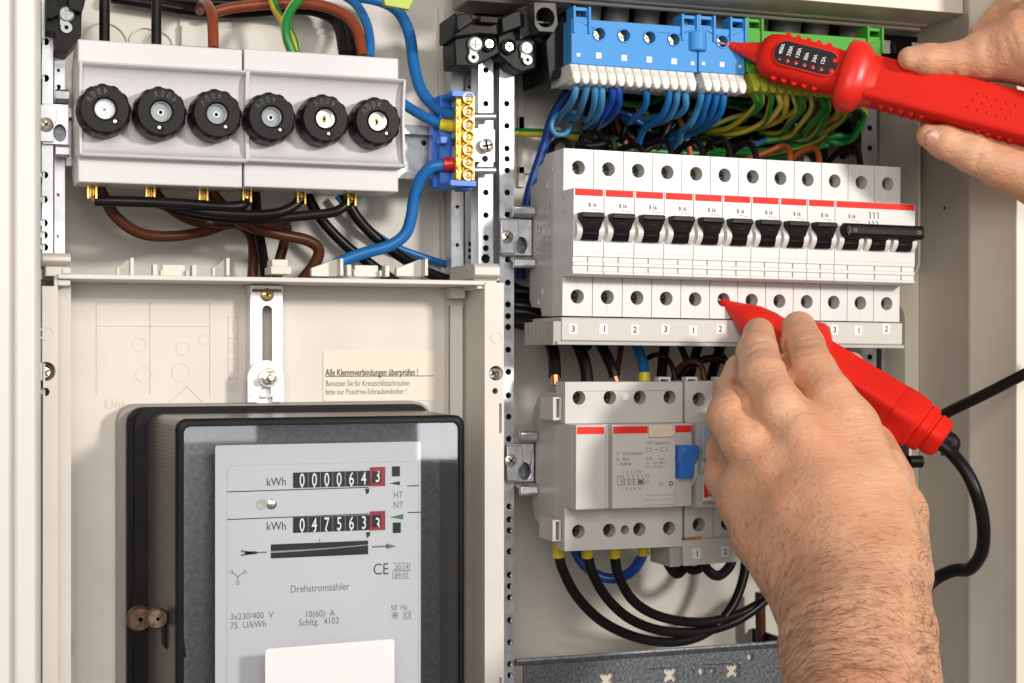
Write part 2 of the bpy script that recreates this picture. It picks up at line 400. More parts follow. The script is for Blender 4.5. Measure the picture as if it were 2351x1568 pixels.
t, g_ = rail('perforated_rail', 'narrow galvanised rail seen behind the blue terminal holder, with slots', 1036, 1064, 130, 680, 24, [(1050, 475, 1.1), (1050, 563, 1.1)], depth=10)
t, g_ = rail('perforated_rail', 'dull steel channel between the narrow rail and the bright rail', 1068, 1093, 130, 680, 14, [(1078, 200, 1.0), (1080, 575, 1.4), (1080, 560, 1.4), (1080, 590, 1.4)], depth=6)
rail('perforated_rail', 'white galvanised rail at the left edge behind the flange', 96, 122, -10, 585, 50, [(104, 96), (104, 180), (102, 402), (101, 458), (101, 512), (101, 540), (102, 568)], hr=1.9)
rail('perforated_rail', 'narrow galvanised rail left of the fuse holders with rivets', 125, 149, 60, 585, 42, [(134, 162, .9), (132, 448, .9), (131, 543, .9), (134, 200, 1.3)], hr=1)
rail('perforated_rail', 'shaded galvanised rail right of the breaker row near the side panel', 1978, 2012, 110, 1500, 34, [(1997, y) for y in (243, 294, 340, 390, 820, 870, 920)], hr=1.8)
rail('perforated_rail', 'dull steel rail under the right end of the number strip', 2024, 2056, 770, 1500, 34, [(2040, y) for y in (1000, 1100)], hr=1.8)

def din_bracket(label, px0, py0, px1, py1, d, screw, cat='bracket', open_right=True):
    t = thing('rail_bracket', label, cat, (X(px0, d), d, Zz(px0, py1, d)), group='steel brackets carrying the mounting rails')
    x0, x1, zt, zb = X(px0, d), X(px1, d), Zz(px0, py0, d), Zz(px0, py1, d)
    b = MB(); H = zt-zb; f = H*.14
    b.profx([(d-9, zt-f-1.5), (d+1.2, zt-f-1.5), (d+4.5, zt-f), (d+5, zt-1), (d+4, zt), (d+1, zt), (d+1, zt-f+1.5), (d-9, zt-f)], x0+6, x1)
    b.profx([(d-9, zb+f+1.5), (d+1.2, zb+f+1.5), (d+4.5, zb+f), (d+5, zb+1), (d+4, zb), (d+1, zb), (d+1, zb+f-1.5), (d-9, zb+f)], x0+6, x1)
    o = [(x0, zb+f+2), (x1-.1, zb+f+2), (x1-.1, zt-f-2), (x0, zt-f-2)]
    zc = (zt+zb)/2
    b.prism(o, d-3, d-1, [circ(x0+(x1-x0)*.66, zc+H*.12 if screw is None else zc-H*.13, H*.09, 20, H*.13)])
    b.prism([(x0-1, zb+f+3), (x0+(x1-x0)*.40, zb+f+3), (x0+(x1-x0)*.40, zc-2), (x0+(x1-x0)*.55, zc+3), (x0+(x1-x0)*.5, zt-f-3), (x0-1, zt-f-3)], d-.9, d+1)
    b.build('bracket_plate', metal, t, bevel=.6)
    b = MB(); b.box(x0+6, x1, zb+f+3, zt-f-3, d-8, d-6); b.build('bracket_back', metal_d, t)
    if screw:
        b = MB(); cross_screw(b, X(screw[0], d+2), Zz(screw[0], screw[1], d+2), d+2.4, 3.6, 0, 1, .9); b.build('screw', [chrome, darkscrew], t)
    return t
din_bracket('galvanised bracket left of the fuse holders at the cabinet edge', 98, 206, 158, 360, 54, (106, 286))
din_bracket('galvanised bracket left of the upper breaker row', 1152, 472, 1224, 615, 54, (1165, 544))
din_bracket('galvanised bracket left of the lower residual current device', 1166, 990, 1229, 1138, 54, (1173, 1058))
# bracket between the brass terminal and long rail
t = thing('rail_bracket', 'galvanised bracket right of the brass terminal bar', 'bracket', W(1115, 405, 52), group='steel brackets carrying the mounting rails')
b = MB(); d = 54; b.prism(rrect(X(1086, d), Zz(1115, 372, d), X(1136, d), Zz(1115, 296, d), 1), d-2, d)
for y in (268, 391): b.tube([W(1080, y, d+2), W(1136, y, d+2)], 2.2, 12)
b.prism(rrect(X(1096, d), Zz(1110, 400, d), X(1132, d), Zz(1115, 372, d), 3), d-2, d)
b.build('bracket_plate', metal, t, bevel=.4)
b = MB(); cross_screw(b, X(1118, 58), Zz(1118, 334, 58), 58, 4, 0, 1, .2); b.lathe(X(1115, 55), Zz(1115, 364, 55), [(1.9, 54), (1.8, 54.4)], 16, 1); b.build('screw', [chrome, hole_m], t)
# DIN rails
def din_rail(label, px0, px1, pyc, d, H=35, slope=0):
    t = thing('mounting_rail', label, 'rail', (X(px0, d), d, Zz(px0, pyc, d)), group='horizontal mounting rails')
    x0, x1 = X(px0, d), X(px1, d); z = Zz((px0+px1)/2, pyc, d)
    b = MB(); h = H/2
    b.profx([(d, z+h), (d, z+h-5), (d-7, z+h-5), (d-7, z-h+5), (d, z-h+5), (d, z-h), (d-1.2, z-h), (d-1.2, z-h+3.8), (d-8.2, z-h+3.8), (d-8.2, z+h-3.8), (d-1.2, z+h-3.8), (d-1.2, z+h)], x0, x1)
    b.build('rail_profile', metal, t, bevel=.2); return t
din_rail('horizontal galvanised rail visible right of the fuse holders', 150, 1085, 335, 40, 30)
b = MB(); x, d, z = W(974, 328, 34); b.lathe(x, z, [(1.6, 33.2), (1.4, 33.6)], 16); o = b.build('rivet', hole_m, list(o for o in C.objects if o.name == 'mounting_rail')[0])
din_rail('horizontal rail behind the upper breaker row', 1224, 2050, 552, 46)
din_rail('horizontal rail behind the lower residual current device', 1226, 2050, 1060, 46)

# lower galvanised plate with cross cut-outs
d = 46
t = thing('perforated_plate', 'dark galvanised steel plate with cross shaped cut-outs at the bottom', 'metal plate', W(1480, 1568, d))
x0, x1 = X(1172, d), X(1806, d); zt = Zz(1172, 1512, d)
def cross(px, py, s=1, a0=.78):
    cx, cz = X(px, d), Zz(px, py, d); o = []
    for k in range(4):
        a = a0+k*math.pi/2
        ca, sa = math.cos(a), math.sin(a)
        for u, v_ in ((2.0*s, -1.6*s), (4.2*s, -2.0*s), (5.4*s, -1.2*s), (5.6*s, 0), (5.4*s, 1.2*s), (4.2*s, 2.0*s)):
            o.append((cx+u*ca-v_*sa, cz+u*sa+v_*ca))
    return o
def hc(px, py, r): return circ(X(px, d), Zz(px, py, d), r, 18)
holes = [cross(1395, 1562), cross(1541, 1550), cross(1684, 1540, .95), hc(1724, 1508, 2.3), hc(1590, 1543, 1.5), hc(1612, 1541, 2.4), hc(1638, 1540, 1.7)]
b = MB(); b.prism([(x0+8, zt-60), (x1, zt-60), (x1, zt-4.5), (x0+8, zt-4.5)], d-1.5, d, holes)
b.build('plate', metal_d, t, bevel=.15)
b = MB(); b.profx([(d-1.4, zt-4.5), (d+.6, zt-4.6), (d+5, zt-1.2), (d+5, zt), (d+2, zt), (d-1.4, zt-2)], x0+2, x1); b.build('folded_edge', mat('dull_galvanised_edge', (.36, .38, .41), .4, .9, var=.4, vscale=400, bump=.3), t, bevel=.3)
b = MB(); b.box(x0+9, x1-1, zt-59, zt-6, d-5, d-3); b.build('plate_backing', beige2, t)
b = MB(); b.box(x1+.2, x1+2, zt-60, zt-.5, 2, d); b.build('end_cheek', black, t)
# ================================================================== METER TRAY
D1, DIN = 100, 62
tray = thing('meter_tray', 'beige plastic mounting tray behind and around the electricity meter', 'mounting tray', W(640, 1568, 60))
xl, xli, xri, xro = X(97, D1), X(133, D1), X(1113, D1), X(1157, D1)
ztt = Zz(160, 629, D1)
b = MB(); b.box(xl, xro, -260, ztt-1, DIN-2, DIN)
b.build('tray_floor', beige_l, tray)
b = MB()
zh1 = Zz(1139, 857, D1)
hl = [circ(X(1139, D1), zh1, 3.9), circ(X(1137, D1), Zz(1137, 898, D1), 1.6), rrect(X(1146, D1), Zz(1149, 995, D1), X(1152, D1), Zz(1149, 926, D1), .8), rrect(X(1146, D1), Zz(1149, 1590, D1), X(1152, D1), Zz(1149, 1555, D1), .8)]
b.prism(rect(xri, -260, xro, ztt-1), D1-2.5, D1, hl)
b.box(xri, xri+1.6, -260, ztt-1, DIN, D1-2.6)
b.box(xro-1.5, xro, -260, ztt-1, DIN, D1-2.6)
b.build('side_rim', beige_l, tray, bevel=.5)
b = MB()
xa = X(163, 62)
hl = [circ(X(105, D1), Zz(105, 853, D1), 4.6), circ(X(104, D1), Zz(104, 900, D1), 2)]
b.prism(rect(xl, -260, xli, ztt-6), D1-2.5, D1, hl)
b.box(xl, xl+1.5, -260, ztt-6, DIN, D1-2.6)
b.box(xli-1.5, xli, -260, ztt-1, 86, D1-2.6)
b.box(xli, X(163, 84), -260, ztt-2, 82, 84); b.box(X(163, 84)-1, X(163, 84), -260, ztt-2, DIN, 81.9)
b.build('side_rim', beige_l, tray, bevel=.5)
b = MB()
b.box(xli, xri+1, ztt-2.4, ztt, DIN, D1)
b.box(xli, X(163, D1), ztt-5.5, ztt-2.5, DIN, D1-3); b.box(xli+2, X(164, D1), ztt+.1, ztt+3, D1-10, D1-1)
b.box(X(1090, D1), xro-2, ztt+.1, ztt+3.5, D1-14, D1-1)
b.build('top_rim', beige_l, tray, bevel=.5)
b = MB(); b.box(X(1034, 66), X(1062, 66), -260, ztt-12, DIN, 66); b.box(X(1036, 74), X(1068, 74), ztt-8.5, ztt-2.6, DIN, 74)
b.box(X(1026, 66), X(1028, 66), -260, ztt-2.6, DIN, 65)
b.build('guide_rib', beige_l, tray, bevel=.5)
for px0, px1, py0, py1 in ((97, 163, 580, 608), (1090, 1149, 604, 640)):
    b = MB(); z0, z1 = Zz(px0, py1, D1+4), Zz(px0, py0, D1+4)
    b.profx([(60, z0), (D1, z0), (D1+4, z0+2), (D1+4, z1-2), (D1+1, z1), (60, z1)], X(px0, D1+4), X(px1, D1+4)); b.box(X(px0+8, D1), X(px1-5, D1), z0-5, z0+.1, 64, D1-2)
    b.build('hinge_lug', beige_l, tray, bevel=.5)
# clips along the top rim
for px, mir in ((292, 1), (512, 1), (760, 1), (955, 1)):
    b = MB(); x = X(px, 88); z = Zz(px, 629, 88)
    big = px > 700
    w_ = 12 if big else 6
    b.prism([(x-w_*.75, z-1), (x-w_*.75, z+3.2), (x+w_*.35, z+8), (x+w_*.5, z+7.6), (x+w_*.5, z-1)], 78, 82)
    b.box(x+w_*.5-1.6, x+w_*.5, z-1, z+8, 82, 90)
    b.build('clip', beige_l, tray, bevel=.3)
for px0, px1 in ((350, 450), (795, 892)):
    b = MB(); z = Zz(px0, 630, 90); x0, x1 = X(px0, 90), X(px1, 90)
    b.box(x0+5, x1-5, z-1, z+5, 84, 88); b.box(x0, x0+2.2, z-1, z+5, 84, 92); b.box(x1-2.2, x1, z-1, z+5, 84, 92)
    b.box(x0+3.8, x0+5, z-1, z+2.4, 86, 91); b.box(x1-5, x1-3.8, z-1, z+2.4, 86, 91)
    b.build('clip', beige_l, tray, bevel=.4)
b = MB(); z = Zz(645, 630, 95); b.box(X(620, 95), X(668, 95), z, z+4, 80, 97); b.box(X(624, 95), X(662, 95), z+4, z+7.5, 82, 95); b.build('clip', beige_l, tray, bevel=.5)
# embossed lines, digits on the floor
b = MB(); de = DIN+.35
def line(mb, a, c, d, wd=.5, m=0):
    (x0, _, z0), (x1, _, z1) = W(*a, d), W(*c, d); L = math.hypot(x1-x0, z1-z0); nx, nz = -(z1-z0)/L*wd/2, (x1-x0)/L*wd/2
    mb.prism([(x0+nx, z0+nz), (x1+nx, z1+nz), (x1-nx, z1-nz), (x0-nx, z0-nz)], d-.25, d+.05, (), m)
for a, c in (((222, 694), (483, 695)), ((483, 695), (483, 910)), ((222, 694), (222, 905)), ((222, 748), (483, 749)), ((345, 694), (345, 905)), ((525, 727), (546, 727)), ((525, 727), (525, 905)), ((546, 727), (546, 905)), ((525, 776), (546, 776)), ((525, 822), (546, 822)), ((525, 868), (546, 868)),
             ((388, 925), (430, 888)), ((430, 888), (468, 925))): line(b, a, c, de, .42)
for k, (px, py) in enumerate(((532, 762), (533, 808), (534, 856), (534, 902))): x, _, z = W(px, py, de); b.text(str(k+1), x, z, de+.05, 8, align='CENTER')
x, _, z = W(240, 938, de); b.text('Uni', x, z, de+.05, 7)
for px, py, r in ((320, 790, 6), (420, 800, 6), (470, 780, 5), (330, 860, 7), (415, 855, 8)):
    x, _, z = W(px, py, de); b.prism(circ(x, z, r*.6, 28), DIN, DIN+.25, [circ(x, z, r*.6-.5, 28)])
b.build('embossed_marking', mat('tray_emboss', (.62, .57, .495), .5), tray)
for px, py, r in ((107, 766, 3.4), (1140, 775, 3.2)):
    b = MB(); x, _, z = W(px, py, D1); b.prism(circ(x, z, r, 28), D1-.3, D1+.35, [circ(x, z, r-.5, 28)]); b.build('knockout_ring', beige_l, tray)
for px, py in ((103, 855), (1134, 857)):
    b = MB(); x, _, z = W(px, py, 92); cross_screw(b, x, z, 92, 3.2, 0, 1, .5); b.lathe(x, z, [(6, 88), (6, 88.5)], 20, 1); b.build('screw', [chrome, darkscrew], tray)
# warning sticker with print
b = MB(); ds = DIN+.5
x0, x1 = X(742, ds), X(999, ds); z0, z1 = Zz(870, 920, ds), Zz(870, 805, ds)
b.prism(rrect(x0, z0, x1, z1, 1.2), ds-.3, ds)
st = b.build('paper_label', mat('cream_paper', (.74, .665, .55), .6, var=.02), tray, label='cream paper label printed with German warning text')
b = MB(); k = mmp(870, ds)
b.text('Alle Klemmverbindungen überprüfen !', x0+1.2, Zz(870, 862, ds), ds+.15, 5.0, bold=.012, sx=.66)
b.box(x0+1, x1-.8, Zz(870, 864.5, ds), Zz(870, 863, ds), ds, ds+.15)
b.text('Benutzen Sie für Kreuzschlitzschrauben', x0+1.2, Zz(870, 886, ds), ds+.15, 4.4, sx=.66, m=1)
b.text('bitte nur Pozidrive-Schraubendreher !', x0+1.2, Zz(870, 905, ds), ds+.15, 4.4, sx=.66, m=1)
b.build('printed_text', [ink, gink], st)

# slotted meter bracket
mb_ = thing('slotted_bracket', 'white slotted steel strip with brass screw and bolt above the meter', 'bracket', W(610, 918, 70))
d = 74; x0, x1 = X(574, d), X(650, d); zt, zb = Zz(612, 655, d), Zz(612, 920, d)
xs0, xs1 = X(600, d), X(627, d)
b = MB(); b.prism(rect(x0, zb-3, x1, zt), d-2, d, [rrect(xs0+.6, Zz(612, 880, d), xs1-.6, Zz(612, 702, d), 3)])
b.box(x0, x0+1.2, zb-3, zt, d-11, d-2.1); b.box(x1-1.2, x1, zb-3, zt, d-11, d-2.1)
b.build('strip', mat('chalky_galvanised', (.80, .78, .76), .4, .55, var=.12, vscale=260, bump=.3), mb_, bevel=.3)
b = MB(); b.box(x0+1, x1-1, zt-3.5, zt-2, d-.4, d+1.4); b.build('fold_line', darkscrew, mb_)
b = MB(); cross_screw(b, X(613, d), Zz(613, 677, d), d+1.2, 3.4, 0, 1, .3); b.build('screw', [brass, darkscrew], mb_)
b = MB(); x, _, z = W(611, 870, d+4); b.prism(circ(x, z, 9.6, 36)+[], d+1, d+3.5, [rrect(x-2.5, z-9, x+2.5, z-4, 1)]); b.prism([(x-9.4, z-12), (x-3.4, z-12), (x-3.4, z-5), (x-9.4, z)], d+1, d+3.4); b.prism([(x+3.4, z-12), (x+9.4, z-12), (x+9.4, z), (x+3.4, z-5)], d+1, d+3.4)
b.build('sliding_plate', metal, mb_, bevel=.5)
b = MB(); b.lathe(x+1, z+.5, [(5, d+3.6), (5, d+4.4)], 30); b.lathe(x+1, z+.5, [(3.9, d+4.4), (3.9, d+8), (3.2, d+8.4)], 6); b.lathe(x+1, z+.5, [(2, d+8.4), (2, d+13), (1.5, d+13.6)], 20)
b.build('bolt', chrome, mb_, bevel=.2)

# ================================================================== ELECTRICITY METER
met = thing('electricity_meter', 'black framed electricity meter with grey face and two counters', 'electricity meter', W(700, 1568, 60))
bx0, bx1, bzt = 75.7, 239.2, Zz(300, 929, 75)
b = MB(); b.prism(rrect(bx0, -280, bx1, bzt, 9), 62.3, 75); b.build('base', metb, met, bevel=2.5, seg=3)
b = MB(); b.prism(rrect(bx0+4, -276, bx1-3, bzt-1.2, 8), 75, 82); b.prism(rrect(bx0+7, -274, bx1-4, bzt-2.4, 7), 82, 88); b.build('gasket_frame', black, met, bevel=1, seg=2)
# cover walls: loft from foot to front, glass front
cfx0, cfx1, cfz = 88.3, 236.0, bzt-4.2
ffx0, ffx1, ffz = 96.8, 238.3, Zz(404, 963, 135)
def loft(mb, loops, m=0, capend=False):
    v = []; f = []; n = len(loops[0][1])
    for dd, lp in loops: v += [(x, dd, z) for x, z in lp]
    for i in range(len(loops)-1):
        for k in range(n): f.append((i*n+k, i*n+(k+1) % n, (i+1)*n+(k+1) % n, (i+1)*n+k))
    if capend: f.append(tuple(range(n))); f.append(tuple((len(loops)-1)*n+k for k in range(n)))
    mb.add(v, f, m)
b = MB(); loft(b, [(82, rrect(cfx0, -274, cfx1, cfz, 6)), (133, rrect(ffx0, -272, ffx1, ffz, 5)), (133, rrect(ffx0+1.5, -270, ffx1-1.5, ffz-1.5, 4)), (82, rrect(cfx0+1.5, -272, cfx1-1.5, cfz-1.5, 5))])
b.build('cover_side', smoke, met)
b = MB(); loft(b, [(132, rrect(ffx0-.2, -272.2, ffx1+.2, ffz+.2, 5)), (135, rrect(ffx0-.2, -272.2, ffx1+.2, ffz+.2, 5)), (136, rrect(ffx0+1, -271, ffx1-1, ffz-1, 4.4)), (136, rrect(ffx0+3.2, -269, ffx1-2.4, ffz-3, 3.5)), (134.4, rrect(ffx0+3.6, -268.6, ffx1-2.8, ffz-3.5, 3.2)), (132, rrect(ffx0+3.6, -268.6, ffx1-2.8, ffz-3.5, 3.2))])
# knurl
z = ffz-6
while z > -200: b.cyl((ffx0+1.3, 135.6, z), (ffx0+3.4, 136.1, z), .35, 6); z -= 1.5
x = ffx0+5
while x < ffx1-4: b.cyl((x, 135.6, ffz-1.2), (x, 136.1, ffz-3.2), .35, 6); x += 1.5
b.build('cover_rim', black, met, smooth=50)
b = MB(); b.prism(rrect(ffx0+3.7, -268, ffx1-2.9, ffz-3.6, 3), 133.6, 134.4); b.build('window', glass, met)
b = MB(); b.prism(rrect(ffx0+2, -270, ffx1-2, ffz-2, 4), 100, 103); b.build('inner_panel', metal_in, met)
DF = 121
fx0, fx1 = X(494, DF), X(966, DF); fzt = Zz(494, 1023, DF)
b = MB(); b.prism(rrect(fx0, -250, fx1, fzt, 1.2), DF-1, DF); b.build('faceplate', facep, met, bevel=.3)
# raised inner plate outline
b = MB(); gx0, gx1, gzt = X(521, DF), X(962, DF), Zz(522, 1069, DF)
def frame(mb, lp_o, lp_i, d0, d1, m=0): mb.prism(lp_o, d0, d1, [lp_i], m)
frame(b, rrect(gx0, -245, gx1, gzt, 2.5), rrect(gx0+.18, -244.8, gx1-.18, gzt-.18, 2.4), DF, DF+.1); b.build('plate_outline', lgink, met)
b = MB(); dt = DF+.12
def tpx(s_, px, py, hpx, m=0, **k): x, _, z = W(px, py, dt); sz = hpx*mmp(px, dt)/.70; b.text(s_, x, z, dt, sz, m, **k)
tpx('kWh', 611, 1116, 19, 0, sx=.86); tpx('kWh', 611, 1218, 19, 0, sx=.86)
tpx('HT', 903, 1144, 15, 1, sx=.8); tpx('NT', 903, 1167, 15, 1, sx=.8)
tpx('CE', 856, 1320, 26, 0, sx=.85, bold=-.005)
tpx('20.14', 906, 1308, 11, 1, sx=.95); tpx('89.02', 906, 1327, 11, 1, sx=.95)
tpx('Drehstromzähler', 666, 1361, 17, 1, sx=.82)
tpx('3x230/400  V', 528, 1424, 15, 1, sx=.86); tpx('75  U/kWh', 528, 1444, 15, 1, sx=.86)
tpx('10(60)  A', 699, 1418, 15, 1, sx=.86); tpx('Schltg.  4102', 686, 1437, 15, 1, sx=.86)
tpx('50  Hz', 897, 1402, 13, 1, sx=.8)
def lpx(a, c, wd, m=0):
    (x0, _, z0), (x1, _, z1) = W(*a, dt), W(*c, dt); L = math.hypot(x1-x0, z1-z0); nx, nz = -(z1-z0)/L*wd/2, (x1-x0)/L*wd/2
    b.prism([(x0+nx, z0+nz), (x1+nx, z1+nz), (x1-nx, z1-nz), (x0-nx, z0-nz)], dt-.1, dt, (), m)
lpx((522, 1129.5), (846, 1119), .45); lpx((522, 1193), (846, 1180), .45)
lpx((935, 1116), (962, 1115), .5); lpx((936, 1177), (966, 1176), .5)
lpx((901, 1293), (941, 1293), .25, 1); lpx((941, 1293), (941, 1309), .25, 1); lpx((901, 1309), (941, 1309), .25, 1); lpx((902, 1312), (902, 1329), .25, 1); lpx((902, 1329), (942, 1328), .25, 1); lpx((902, 1312), (942, 1311), .25, 1)
lpx((734, 1236), (734, 1246), .35, 1)
for a, c in (((533, 1314), (546, 1324)), ((546, 1324), (561, 1314)), ((546, 1324), (546, 1336))): lpx(a, c, .35, 1)
for q in ((531, 1313), (563, 1313), (546, 1339)): x, _, z = W(*q, dt); b.prism(circ(x, z, .9, 14), dt-.1, dt, [circ(x, z, .62, 14)], 1)
# arrows
lpx((572, 1270), (613, 1268), .7, 1); lpx((553, 1265), (580, 1270), 1.0, 1); lpx((553, 1275), (580, 1270), 1.0, 1); lpx((562, 1270), (590, 1269), 1.6, 1)
lpx((854, 1256), (890, 1254), .8, 1)
b.prism([W(887, 1248, dt)[::2], W(910, 1254, dt)[::2], W(887, 1261, dt)[::2]], dt-.1, dt, (), 1)
b.prism([W(894, 1110, dt)[::2], W(918, 1105, dt)[::2], W(918, 1114, dt)[::2]], dt-.1, dt, (), 0)
b.prism([W(894, 1188, dt)[::2], W(926, 1180, dt)[::2], W(926, 1193, dt)[::2]], dt-.1, dt, (), 2)
for q in ((838, 1122), (840, 1222)): x, _, z = W(*q, dt); b.prism([(x, z), (x+2.3, z), (x+2, z-2), (x+.6, z-3)], dt-.1, dt, (), 0)
for q in ((907, 1413), (935, 1413)):
    x, _, z = W(*q, dt)
    if q[0] == 907: b.prism(circ(x, z, 1.8, 6), dt-.1, dt, [circ(x, z, 1.4, 6)], 1); b.prism(circ(x, z, .8, 6), dt-.1, dt, (), 1)
    else: frame(b, rect(x-1.9, z-1.9, x+1.9, z+1.9), rect(x-1.6, z-1.6, x+1.6, z+1.6), dt-.1, dt, 1); frame(b, rect(x-1, z-1, x+1, z+1), rect(x-.7, z-.7, x+.7, z+.7), dt-.1, dt, 1)
b.build('printed_text', [ink, gink, greenink], met)
# counters
for py, dig, last in ((1100, '000064', '3'), (1202, '047563', '3')):
    (xa, _, za) = W(673, py+21, dt); (xb, _, zb_) = W(884, py-25, dt)
    sl = .0
    cn = MB(); zc = Zz(778, py, dt); x1c = X(851, dt)
    hz = 17.5*mmp(780, dt)
    cn.box(xa, X(884, dt), zc-hz, zc+hz, DF+.05, DF+.35, 0); co_ = cn.build('counter', mat('counter_black', (.008, .009, .012), .3), met)
    rb = MB(); xr0, xr1 = X(849, dt), X(884, dt); hr = 21*mmp(866, dt)
    frame(rb, rect(xr0, zc-hr+.6, xr1, zc+hr+.9), rect(xr0+1.0, zc-hr+2, xr1-2.4, zc+hr-1), DF+.36, DF+.6); rb.build('tenths_frame', redink, co_)
    db = MB()
    for i, ch in enumerate(dig+last):
        px = (693+i*28.3) if i < 6 else 866
        x = X(px, dt); off = 0 if i < 6 else (1.2 if py < 1150 else -1.0)
        if i == 4: off = 0
        db.text(ch, x, zc-3.1+off, DF+.5, 9.2, 0, align='CENTER', bold=.004, sx=.60)
        if i < 5: db.prism(circ(x, zc-hz+.5, .45, 10), DF+.3, DF+.5)
    for i in range(1, 6): db.box(X(679+i*28.3, dt)-.12, X(679+i*28.3, dt)+.12, zc-hz, zc+hz, DF+.36, DF+.4, 1)
    db.build('digit_wheels', [whiteink, metb], co_)
b = MB()
for px0, px1, py0, py1 in ((900, 918, 1071, 1094), (902, 920, 1200, 1224)): b.box(X(px0, dt), X(px1, dt), Zz(px0, py1, dt), Zz(px0, py0, dt), DF+.05, DF+.3)
b.build('tariff_window', mat('counter_black', (0, 0, 0)), met)
b = MB(); x0, x1 = X(622, dt), X(845, dt); zc = Zz(733, 1262, dt); b.box(x0, x1, zc-3.3, zc+3.5, DF+.05, DF+.3); dw = b.build('disc_window', MATS['counter_black'], met)
b = MB(); n = 24; up = [(x0+(x1-x0)*k/n, zc+.2+1.3*(k/n)**2+.1) for k in range(n+1)]; lo = [(x, z-.9+.5*(k/n)) for k, (x, z) in enumerate(up)]
b.prism(up+lo[::-1], DF+.3, DF+.5); b.build('spinning_disc', discm, dw)
b = MB(); x, _, z = W(602, 1158, dt); b.lathe(x, z, [(2.6, DF), (2.6, DF+.5)], 24); b.lathe(x+4.6, z, [(2.4, DF), (2.4, DF+.9), (1.5, DF+1.4)], 24); b.build('adjusting_screw', chrome, met)
b = MB(); (xa, _, z1), (xb, _, z0) = W(609, 1493, 137.5), W(906, 1568, 137.5)
b.prism([(p[0], p[1]+(p[0]-xa)*.015) for p in rrect(xa, z1-22, xb, z1+.5, 1.6)], 136.6, 137.4); o = b.build('blank_sticker', whitep, met, bevel=.2, label='white blank sticker over the lower meter window')
b = MB(); b.box(X(735, 137), X(818, 137), z1-26, Zz(770, 1561, 137), 135.6, 136.4); b.build('yellow_tag', yelf, met)
# seals
b = MB(); x, _, z = W(322, 1422, 92)
b.prism([(x-3, z+17), (x+14, z+4), (x+14, z-10), (x-3, z-16), (x-4, z)], 72, 86); b.prism([(x+8, z+8), (x+17, z), (x+19, z-16), (x+8, z-10)], 74, 120)
b.build('seal_lug', black, met, bevel=1.5)
b = MB(); cross_screw(b, x, z, 92, 6.6, 0, 1, .9, h=7); b.build('seal_screw', [rusty, darkscrew], met)
b = MB(); x2, _, z2_ = W(378, 1420, 124); cross_screw(b, x2-3.2, z2_, 124, 5.2, 0, 1, .9, h=6); b.build('seal_screw', [rusty, darkscrew], met)
# ================================================================== FUSE HOLDERS
def fuse_cap(parent, cx, cz, dz, ang, lit):
    b = MB(); n = 72
    def sc(k, d): return 1+(.035 if (k % 6) in (0, 1, 2) else 0) if d > dz+8 else 1
    b.lathe(cx, cz, [(12.2, dz), (12.8, dz+2), (12.9, dz+6), (12.6, dz+11), (12.0, dz+14), (11, dz+15.5), (5.9, dz+15.5), (5.2, dz+14.8), (5.05, dz+8), (.01, dz+8)], n, 0, scal=lambda k, d: (1+(.025 if (k % 6) < 3 else -.018)) if dz+4 < d < dz+15.2 else 1)
    cp = b.build('screw_cap', capm, parent, smooth=28)
    b = MB(); b.lathe(cx, cz, [(5.0, dz+12.5), (5.0, dz+14.6), (4.8, dz+15.0), (4.6, dz+14.8), (4.5, dz+12.6)], 40, 0); b.build('window_ring', milky if lit else chrome, cp)
    b = MB(); b.lathe(cx, cz, [(4.5, dz+8.1), (4.5, dz+9), (3.2, dz+10), (3.0, dz+11.5), (1.8, dz+12), (1.6, dz+12.8), (.9, dz+12.6)], 30, 0); b.build('fuse_tip', mat('fuse_ceramic', (.82, .79, .77), .3, var=.2, vscale=300) if lit else brass, cp)
    b = MB(); b.lathe(cx, cz, [(4.5, dz+14.1), (4.5, dz+14.4)], 30); b.build('window_glass', glass, cp)
    b = MB()
    for i, ch in enumerate('400V'):
        a = ang+3.0-.62+.36*i; r = 8.6
        # characters read inward, set round the face
        b.text(ch, cx+r*math.cos(a)+1.6*math.cos(a), cz+r*math.sin(a)+1.6*math.sin(a), dz+15.62, 4.4, 0, align='CENTER', rot=a+math.pi/2, sx=.8)
    b.build('embossed_text', mat('bakelite_emboss', (.05, .044, .04), .3), cp)
    b = MB(); a = ang; b.lathe(cx+8.2*math.cos(a), cz+8.2*math.sin(a), [(1.9, dz+15.3), (1.85, dz+15.66)], 18, 0); b.lathe(cx+8.2*math.cos(a)-.7, cz+8.2*math.sin(a)+.4, [(1.05, dz+15.6), (.7, dz+15.9)], 12, 1); b.build('test_hole', [hole_m, chrome], cp)
FS, FN = 90, 98
